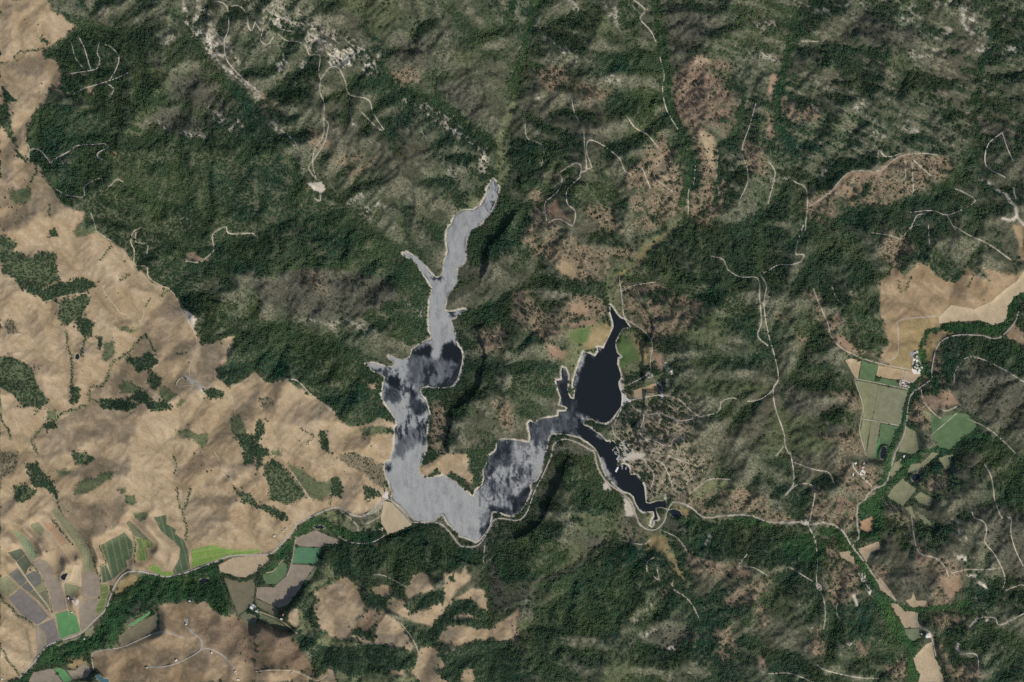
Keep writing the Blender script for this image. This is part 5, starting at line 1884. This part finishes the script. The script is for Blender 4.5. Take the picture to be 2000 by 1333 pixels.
def zone_id(x, y):
    return np.where((x < 905) & (y < 900), 0, np.where((x < 1330) & (y < 900), 1, np.where(x >= 1330, 2, 3)))


VAL = np.zeros(GX.shape)
for line in LAND.strip().splitlines():
    cls, spec = line.split('|')
    if cls == 'valley':
        w, m = mask(spec, 2)
        if m.size:
            VAL[w] = np.maximum(VAL[w], m)

# closed woods
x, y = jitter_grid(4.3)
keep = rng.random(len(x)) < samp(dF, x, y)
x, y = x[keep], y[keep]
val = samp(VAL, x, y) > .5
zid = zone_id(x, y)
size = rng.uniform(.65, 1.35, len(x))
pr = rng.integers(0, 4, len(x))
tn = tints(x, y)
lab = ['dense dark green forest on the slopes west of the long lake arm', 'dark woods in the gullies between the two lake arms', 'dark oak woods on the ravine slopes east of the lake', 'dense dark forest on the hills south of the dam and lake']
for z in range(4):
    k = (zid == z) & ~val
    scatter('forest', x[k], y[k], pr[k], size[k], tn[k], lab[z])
lab = ['green trees lining the creek that feeds the silver arm', 'green trees lining the creek above the dark lake arm', 'bright green creek woods winding through the eastern valley', 'broad green creek wood beside the highway below the dam']
for z in range(4):
    k = (zid == z) & val
    scatter('creek_wood', x[k], y[k], pr[k], size[k], tn[k], lab[z])
n_cl = len(x)

# chaparral
x, y = jitter_grid(4.9)
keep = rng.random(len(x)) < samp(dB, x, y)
x, y = x[keep], y[keep]
zid = zone_id(x, y)
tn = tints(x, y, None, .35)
pr, size = rng.integers(4, 7, len(x)), rng.uniform(.75, 1.2, len(x))
lab = ['grey green brush on the rocky slopes north west of the lake', 'grey green brush on the hills between the lake arms', 'grey green brush on the eastern and north eastern hills', 'dull brush on the ridges south of the lake']
for z in range(4):
    k = zid == z
    scatter('chaparral', x[k], y[k], pr[k], size[k], tn[k], lab[z])
n_sh = len(x)

# oaks standing apart
x, y = jitter_grid(2.9)
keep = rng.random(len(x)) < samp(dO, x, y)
x, y = x[keep], y[keep]
size = .55 + rng.random(len(x)) ** 2.2 * 1.25
gr = samp(grassy, x, y)
inframe = (x > 4) & (x < 1996) & (y > 4) & (y < 1329)
score = size + 1.2 * (gr > .5) - 9 * ~inframe - .8 * samp(dF, x, y) - 2 * samp(np.minimum(dB, 1), x, y)
best = np.argsort(-score)[:300]
rest = np.ones(len(x), bool)
rest[best] = False
zid = zone_id(x, y)
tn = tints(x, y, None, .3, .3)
lab = ['scattered oaks on slopes west of the long lake arm', 'oak savanna dotting the reddish slopes around the dark lake arm', 'oak savanna dotting the eastern hills and valley sides', 'scattered oaks on the southern slopes']
for z in range(4):
    k = (zid == z) & rest
    scatter('oak_savanna', x[k], y[k], rng.integers(7, 10, k.sum()), size[k], tn[k], lab[z])
n_ok = len(x)

# the oaks one can pick out singly: crown of leaf clumps on a forked trunk
crowns = []
for s in range(3):
    r = np.random.default_rng(60 + s)
    it = []
    for q in range(46):
        a, e, d = r.random() * 6.28, r.random(), r.uniform(.55, 1.0)
        R = 5.0 * d
        it.append((math.cos(a) * R * math.sqrt(1 - e * e * .8), math.sin(a) * R * math.sqrt(1 - e * e * .8), 4.2 + 3.0 * e * d + r.uniform(-.6, .6), r.uniform(.75, 1.5), .8))
    crowns.append(blobs('crown', it, oak_mat, 60 + s))


def tube(V, F, a, b, r0, r1, n=6):
    a, b = np.array(a, float), np.array(b, float)
    d = (b - a) / np.linalg.norm(b - a)
    u = np.cross(d, (1, 0, .1))
    u /= np.linalg.norm(u)
    v = np.cross(d, u)
    s = len(V)
    for c, rr in ((a, r0), (b, r1)):
        for k in range(n):
            t_ = 6.2832 * k / n
            V.append(c + (u * math.cos(t_) + v * math.sin(t_)) * rr)
    for k in range(n):
        F.append((s + k, s + (k + 1) % n, s + n + (k + 1) % n, s + n + k))


V, F = [], []
tube(V, F, (0, 0, -1), (.2, .1, 2.2), .65, .42)
for a in (.3, 2.2, 4.4):
    tube(V, F, (.2, .1, 2.0), (math.cos(a) * 2.6, math.sin(a) * 2.6, 4.6), .34, .14)
trunk_me = bpy.data.meshes.new('trunk')
trunk_me.from_pydata([tuple(map(float, v)) for v in V], [], F)
trunk_me.materials.append(bark_mat)
for i in best:
    zz = float(hz(x[i:i + 1], y[i:i + 1])[0])
    e = empty('oak_tree', (wx(x[i]), wy(y[i]), zz), rng.random() * 6.28)
    e.scale = (size[i] * 1.1,) * 3
    zn = zone(x[i], y[i])
    tag(e, 'lone round dark oak on ' + zn, 'tree', 'lone oaks on ' + zn)
    for me in (crowns[i % 3], trunk_me):
        o = bpy.data.objects.new(me.name, me)
        COL.objects.link(o)
        o.parent = e

# groves and brush patches on the dry grass
for kind, spec, label, w, m in grove_list:
    poly = P(spec)
    x0, y0 = poly.min(0) - 8
    x1, y1 = poly.max(0) + 8

    def pts(sp, dens, rim=False):
        a, b = jitter_grid(sp, x0, x1, y0, y1)
        ok = (a > 0) & (a < 2000) & (b > 0) & (b < 1333)
        a, b = a[ok], b[ok]
        wa = a + 11 * (fbm(a, b, 26, 1, 4, .7) - .5)
        wb = b + 11 * (fbm(a, b, 26, 5, 4, .7) - .5)
        d = sdf(wa, wb, poly)
        q = (rng.random(len(a)) < dens) & (d + 5 * (fbm(a, b, 7, 3, 2) - .5) < rng.exponential(1.7, len(a)) - .6) & (samp(noveg, a, b) < .4) & (samp(lake_sd, a, b) > 1.5)
        if rim:
            q &= d > -4
        return a[q], b[q]
    sets = []
    if kind == 'oak':
        sets = [(pts(3.3, .9), (0, 4), (.6, .95), A(.034, .066, .035)), (pts(3.2, .25), (7, 10), (.8, 1.4), A(.038, .06, .032))]
    elif kind == 'mixed':
        sets = [(pts(3.4, .55), (0, 4), (.55, .9), A(.036, .070, .036)), (pts(4.6, .5), (4, 7), (.8, 1.2), A(.055, .08, .04)), (pts(3.0, .25, True), (7, 10), (.8, 1.4), A(.038, .06, .032))]
    elif kind == 'olive':
        sets = [(pts(4.6, .55), (4, 7), (.8, 1.2), A(.066, .09, .044)), (pts(2.8, .22, True), (7, 10), (.7, 1.3), A(.038, .06, .032))]
    else:
        sets = [(pts(3.0, .42), (7, 10), (.8, 1.5), A(.038, .06, .032)), (pts(4.6, .35), (4, 7), (.8, 1.2), A(.05, .062, .04))]
    X = np.concatenate([s[0][0] for s in sets])
    Y = np.concatenate([s[0][1] for s in sets])
    pr = np.concatenate([rng.integers(*s[1], len(s[0][0])) for s in sets])
    szs = np.concatenate([rng.uniform(*s[2], len(s[0][0])) for s in sets])
    tn = np.concatenate([np.tile(s[3], (len(s[0][0]), 1)) for s in sets]) * (1 + .5 * (rng.random((len(X), 1)) - .5))
    scatter('brush_patch' if kind == 'olive' else 'oak_grove', X, Y, pr, szs, tn, label)
for spec, w, m in gully_list:
    L = smooth_line(P(spec), 1.3)
    r = rng.random(len(L)) < .25 + .9 * noise(L[:, 0], L[:, 1], 12, 6)
    X = L[r, 0] + rng.normal(0, 1.5, r.sum()) + 11 * (.5 - fbm(L[r, 0], L[r, 1], 26, 1, 4, .7))
    Y = L[r, 1] + rng.normal(0, 1.5, r.sum()) + 11 * (.5 - fbm(L[r, 0], L[r, 1], 26, 5, 4, .7))
    X, Y = np.clip(X, 2, 1998), np.clip(Y, 2, 1330)
    k = samp(noveg, X, Y) < .3
    X, Y = X[k], Y[k]
    if len(X):
        zn = zone(*L[len(L) // 2])
        scatter('tree_line', X, Y, rng.integers(7, 10, len(X)), rng.uniform(.8, 1.6, len(X)), np.tile(A(.033, .06, .03), (len(X), 1)) * (1 + .6 * (rng.random((len(X), 1)) - .5)),
                'thin line of green trees along a gully on ' + zn, 'gully tree lines on ' + zn)
print('plants', n_cl, n_sh, n_ok, round(time.time() - T0, 1))

# ------------------------------------------------------------------ buildings
ROOFS = dict(white=(.62, .61, .58), grey=(.33, .32, .31), red=(.40, .20, .16), pink=(.50, .36, .32), dark=(.07, .07, .075), tan=(.42, .35, .27), brown=(.22, .15, .11))


def box(x0, x1, y0, y1, z0, z1):
    return [(x0, y0, z0), (x1, y0, z0), (x1, y1, z0), (x0, y1, z0), (x0, y0, z1), (x1, y0, z1), (x1, y1, z1), (x0, y1, z1)], [(0, 3, 2, 1), (4, 5, 6, 7), (0, 1, 5, 4), (1, 2, 6, 5), (2, 3, 7, 6), (3, 0, 4, 7)]


glass = plain('window_glass', (.05, .06, .07), rough=.15)
door_m = plain('door_paint', (.20, .13, .09))


def building(name, sheet, l, wd, h, deg, roof, label, cat):
    (px, py), = P(sheet)
    l, wd = l / 2, wd / 2
    R = max(l, wd) / PX
    g = np.array([px - R, px, px + R]), np.array([py - R, py, py + R])
    zz = float(hz(*[q.ravel() for q in np.meshgrid(*g)]).max())
    e = tag(empty(name, (wx(px), wy(py), zz + 1.4), math.radians(deg)), label, cat, None)
    V, F = box(-l, l, -wd, wd, -9, h)
    n = len(V)
    rise = wd * .45
    V += [(-l, 0, h + rise - .06), (l, 0, h + rise - .06)]
    F += [(0 + 4, n, 3 + 4), (1 + 4, 2 + 4, n + 1)]
    mesh_obj('wall', V, F, plain('wall_paint', (.48, .45, .40)), e)
    o = .6
    dz = .45 * o
    V = [(-l - o, -wd - o, h - dz + .05), (l + o, -wd - o, h - dz + .05), (l + o, 0, h + rise + .05), (-l - o, 0, h + rise + .05), (l + o, wd + o, h - dz + .05), (-l - o, wd + o, h - dz + .05)]
    V += [(a, b, c + .3) for a, b, c in V]
    F = [(0, 3, 2, 1), (3, 5, 4, 2), (6, 7, 8, 9), (9, 8, 10, 11), (0, 1, 7, 6), (4, 5, 11, 10), (1, 2, 8, 7), (2, 4, 10, 8), (3, 0, 6, 9), (5, 3, 9, 11)]
    rf = mesh_obj('roof', V, F, plain('roof_' + roof, ROOFS[roof], .9, 1.08, .3, stretch=(1, 6, 1)), e)
    V, F = box(-l - o, l + o, -.25, .25, h + rise + .2, h + rise + .5)
    mesh_obj('ridge_cap', V, F, plain('ridge_metal', (.30, .29, .28)), rf)
    V, F = box(-.7, .7, -wd - .08, -wd + .02, 0, 2.2)
    dr = mesh_obj('door', V, F, door_m, e)
    V, F = box(.4, .55, -wd - .16, -wd - .07, 1.0, 1.15)
    mesh_obj('handle', V, F, plain('handle_steel', (.4, .4, .4)), dr)
    for q in (-.6, .6):
        V, F = box(l * q - .8, l * q + .8, -wd - .06, -wd + .02, 1.0, 2.3)
        wn = mesh_obj('window', V, F, glass, e)
        V, F = box(l * q - .95, l * q + .95, -wd - .2, -wd - .03, .85, 1.0)
        mesh_obj('sill', V, F, plain('sill_paint', (.55, .53, .5)), wn)
    return e


B = [('barn', 'd13 490,580', 16, 14, 6, 60, 'white', 'bright white roofed barn at the western farm yard', 'barn'), ('barn', 'd13 650,710', 62, 17, 6, -58, 'pink', 'long pink red roofed barn at the western farm yard', 'barn'),
     ('shed', 'd13 560,580', 16, 10, 4, -20, 'tan', 'small tan roofed shed next to the white barn', 'shed'), ('house', 'd13 590,985', 16, 11, 4, 10, 'white', 'white house hidden in the farm tree clump', 'house'),
     ('house', 'd13 680,1010', 14, 10, 4, 80, 'grey', 'grey house hidden in the farm tree clump', 'house'), ('house', 'd12 207,345', 20, 12, 5, 55, 'white', 'white hilltop house beside the round pale turnaround', 'house'),
     ('house', 'd12 35,960', 24, 16, 5, 35, 'white', 'white house on the lane bend in the brown hills', 'house'), ('house', 'd12 640,825', 20, 11, 5, 65, 'white', 'white house ringed by a green hedge', 'house'),
     ('house', 'd12 1045,1140', 26, 14, 5, 40, 'pink', 'pale pink roofed house, northern of the twin houses', 'house'), ('house', 'd12 1095,1285', 28, 15, 5, -12, 'white', 'white roofed house, southern of the twin houses', 'house'),
     ('house', 'c1 850,1248', 24, 16, 5, 20, 'grey', 'grey house with a round drive on the brown hills', 'house'), ('house', 'c1 1097,863', 17, 12, 5, 0, 'white', 'white house at the southern rim of the creek wood', 'house'),
     ('shed', 'd4 415,965', 30, 13, 5, -35, 'white', 'long white shed between olive brown fields', 'shed'), ('shed', 'd4 465,1012', 18, 12, 5, -35, 'white', 'short white shed at the end of the long white shed', 'shed'),
     ('house', 'd4 770,1050', 20, 13, 5, 60, 'red', 'red roofed ranch house by an oak clump', 'house'), ('barn', 'd4 752,1098', 24, 14, 6, -20, 'white', 'white barn just below the red roofed ranch house', 'barn'),
     ('house', 'd4 800,75', 22, 13, 5, 40, 'grey', 'grey house beside the highway north of the creek wood', 'house'), ('shed', 'd4 775,105', 14, 10, 4, 40, 'white', 'small white shed beside the highway house', 'shed'),
     ('house', 'd4 850,30', 18, 12, 5, 40, 'tan', 'tan roofed house at the highway farmstead', 'house'), ('house', 'd4 672,158', 20, 14, 5, 10, 'white', 'white house ringed by trees on the tan slope', 'house'),
     ('shed', 'd11 1085,615', 34, 9, 5, 85, 'white', 'long narrow white shed in the eastern farm yard', 'shed'), ('barn', 'd11 1020,545', 22, 14, 6, 0, 'white', 'white barn on the west side of the eastern farm yard', 'barn'),
     ('shed', 'd11 1125,480', 18, 10, 5, 80, 'white', 'white shed by the creek in the eastern farm yard', 'shed'), ('shed', 'd11 1025,275', 20, 14, 5, 5, 'pink', 'pale pink shed at the top of the eastern farm yard', 'shed'),
     ('shed', 'd11 870,890', 24, 10, 4, -15, 'pink', 'pink roofed shed in the pinkish equipment yard', 'shed'), ('shed', 'd11 790,830', 18, 12, 4, -10, 'white', 'white roofed shed in the pinkish equipment yard', 'shed'),
     ('lodge', 'd10 462,340', 28, 22, 6, 10, 'pink', 'salmon red roofed lodge above the pale turning circle', 'lodge'), ('house', 'd10 310,255', 24, 16, 5, 30, 'white', 'white roofed house up the lane from the lodge', 'house'),
     ('barn', 'd10 262,480', 30, 13, 5, 80, 'white', 'narrow white barn west of the lodge', 'barn'), ('house', 'd10 480,260', 20, 14, 5, 60, 'tan', 'tan roofed house north of the lodge', 'house'),
     ('barn', 'd10 1285,120', 24, 16, 6, 60, 'white', 'white barn at the creek fork', 'barn'), ('house', 'd10 1215,190', 18, 12, 5, 50, 'grey', 'grey house among trees at the creek fork', 'house'),
     ('barn', 'd6 575,855', 26, 18, 6, 70, 'white', 'white barn at the southern farm', 'barn'), ('house', 'd6 525,835', 18, 13, 5, -40, 'grey', 'grey house beside the white southern barn', 'house'),
     ('lodge', 'd7 1022,612', 40, 30, 6, -20, 'dark', 'dark roofed visitor building behind the blue grey car park', 'lodge'), ('house', 'c4 292,780', 22, 14, 5, 40, 'pink', 'pale pink house on the southern oak ridge', 'house'),
     ('house', 'c2 210,1275', 24, 16, 5, -10, 'grey', 'grey white house on the lane below the brown hill', 'house'), ('shed', 'd9 300,1120', 16, 9, 4, 30, 'tan', 'tan roofed pump shed at the foot of the dam', 'shed'),
     ('shed', 'd8 610,810', 30, 22, 5, 0, 'grey', 'grey roofed marina store at the edge of the gravel lot', 'shed'), ('shed', 'd8 700,465', 20, 7, 4, -40, 'white', 'thin white shed at the top of the marina lot', 'shed'),
     ('house', 'c4 545,105', 22, 15, 5, 20, 'white', 'white house in the oak clearing west of the creek wood', 'house'), ('house', 'c4 250,1015', 20, 14, 5, 10, 'grey', 'grey house on the southern oak slope', 'house'),
     ('house', 'd3 1490,535', 18, 13, 5, 30, 'white', 'white house where the creek lane leaves the highway', 'house'), ('house', 'd3 60,1180', 18, 12, 5, 20, 'grey', 'grey roofed house, western of two at the corner grove', 'house'),
     ('house', 'd3 25,1250', 18, 12, 5, 70, 'white', 'white roofed house at the corner grove', 'house'), ('shed', 'd12 1310,75', 30, 14, 5, -30, 'white', 'white shed on the lane at the olive brown wedge field', 'shed')]
for b_ in B:
    building(*b_)

# ------------------------------------------------------------------ marina
plank = plain('dock_planks', (.50, .47, .42), .85, 1.1, .4)
white = plain('boat_white', (.78, .78, .78), .95, 1.05, .3, rough=.4)
canvas = plain('boat_canvas', (.12, .16, .26))
metal = plain('dock_roof', (.62, .62, .61), .92, 1.05, .2, rough=.5)


def at_d8(s):
    (a, b), = P('d8 ' + s)
    return wx(a), wy(b)


def dock(pos, deg, length, fingers, label):
    X, Y = at_d8(pos)
    e = tag(empty('floating_dock', (X, Y, 0), math.radians(deg)), label, 'dock')
    V, F = box(-length / 2, length / 2, -1.4, 1.4, -.4, .9)
    mesh_obj('walkway', V, F, plank, e)
    for q in range(fingers):
        xx = -length / 2 + (q + .5) * length / fingers
        s = 1 if q % 2 else -1
        V, F = box(xx - .8, xx + .8, *sorted((s * 1.4, s * 12)), -.4, .85)
        mesh_obj('finger', V, F, plank, e)
    return e


dock('275,560', 50, 46, 5, 'slender grey floating dock north of the boat ramp')
dock('340,675', -55, 52, 6, 'floating dock crowded with white boats beside the ramp')
dock('525,1085', 75, 36, 4, 'floating dock in the cove beside the covered slips')
dock('635,1105', 60, 34, 4, 'floating dock at the inner end of the cove')


def boat(pos, deg, L, label):
    X, Y = at_d8(pos)
    e = tag(empty('motor_boat', (X, Y, 0), math.radians(deg)), label, 'boat', 'boats moored at the marina')
    w_ = L * .17
    prof = [(-.5, .85), (-.2, 1), (.15, .95), (.38, .6), (.5, .04)]
    V, F = [], []
    for px_, k in prof:
        for s in (-1, 1):
            V.append((px_ * L, s * w_ * k, .9 + .3 * max(0, px_)))
            V.append((px_ * L * .92, s * w_ * k * .6, -.5))
    for q in range(len(prof) - 1):
        a = q * 4
        F += [(a, a + 2, a + 6, a + 4), (a, a + 4, a + 5, a + 1), (a + 2, a + 3, a + 7, a + 6), (a + 1, a + 5, a + 7, a + 3)]
    F += [(0, 1, 3, 2)]
    mesh_obj('hull', V, F, white, e)
    V, F = box(-.22 * L, .12 * L, -w_ * .7, w_ * .7, .85, 2.3)
    mesh_obj('cabin', V, F, white, e)
    V, F = box(-.48 * L, -.24 * L, -w_ * .7, w_ * .7, .85, 1.25)
    mesh_obj('canvas_cover', V, F, canvas, e)


bl = 'white motor boat moored at the marina docks'
for pos, deg, L in (('300,665', 35, 11), ('325,700', 35, 12), ('345,715', 40, 10), ('355,640', 30, 11), ('375,660', 210, 9), ('505,1060', -15, 12), ('520,1050', -15, 11), ('535,1040', -20, 12), ('515,1135', 70, 10), ('535,1125', 160, 9),
                    ('620,1120', -30, 11), ('632,1140', -30, 10), ('650,1075', 150, 9), ('250,600', 140, 9), ('240,570', 140, 8)):
    boat(pos, deg, L, bl)
boat('170,368', 60, 13, 'white motor boat lying alone off the point north of the marina')
X, Y = at_d8('367,1150')
e = tag(empty('covered_slips', (X, Y, 0), math.radians(63)), 'long white roofed boat shelter floating off the marina point', 'boat shelter')
V, F = box(-28, 28, -8.5, 8.5, 4.5, 5.0)
V += [(-28, 0, 6.6), (28, 0, 6.6)]
F += [(4, 5, 9, 8), (6, 7, 8, 9), (4, 8, 7), (5, 6, 9)]
mesh_obj('roof', V, [f for f in F if f != (4, 5, 6, 7)], metal, e)
V, F = box(-28, 28, -9, 9, -.4, .7)
mesh_obj('deck', V, F, plank, e)
for sx in (-26, -9, 9, 26):
    for sy in (-7.5, 7.5):
        V, F = box(sx - .25, sx + .25, sy - .25, sy + .25, .6, 4.55)
        mesh_obj('post', V, F, plain('post_steel', (.35, .35, .35)), e)
V, F = box(-42, -27.5, -1.3, 1.3, -.3, .75)
V = [(-v[0], v[1], v[2]) for v in V]
F = [f[::-1] for f in F]
mesh_obj('gangway', V, F, plank, e)
ramp = smooth_line(P('d8 355,860 420,780 500,690'), 1)
V, F = ribbon(ramp, 2.2, .8, lambda x, y: np.maximum(hz(x, y), -.4))
tag(mesh_obj('boat_ramp', V, F, plain('ramp_concrete', (.36, .35, .33))), 'grey concrete boat ramp running from the gravel lot into dark water', kind='structure')
print('all', round(time.time() - T0, 1))
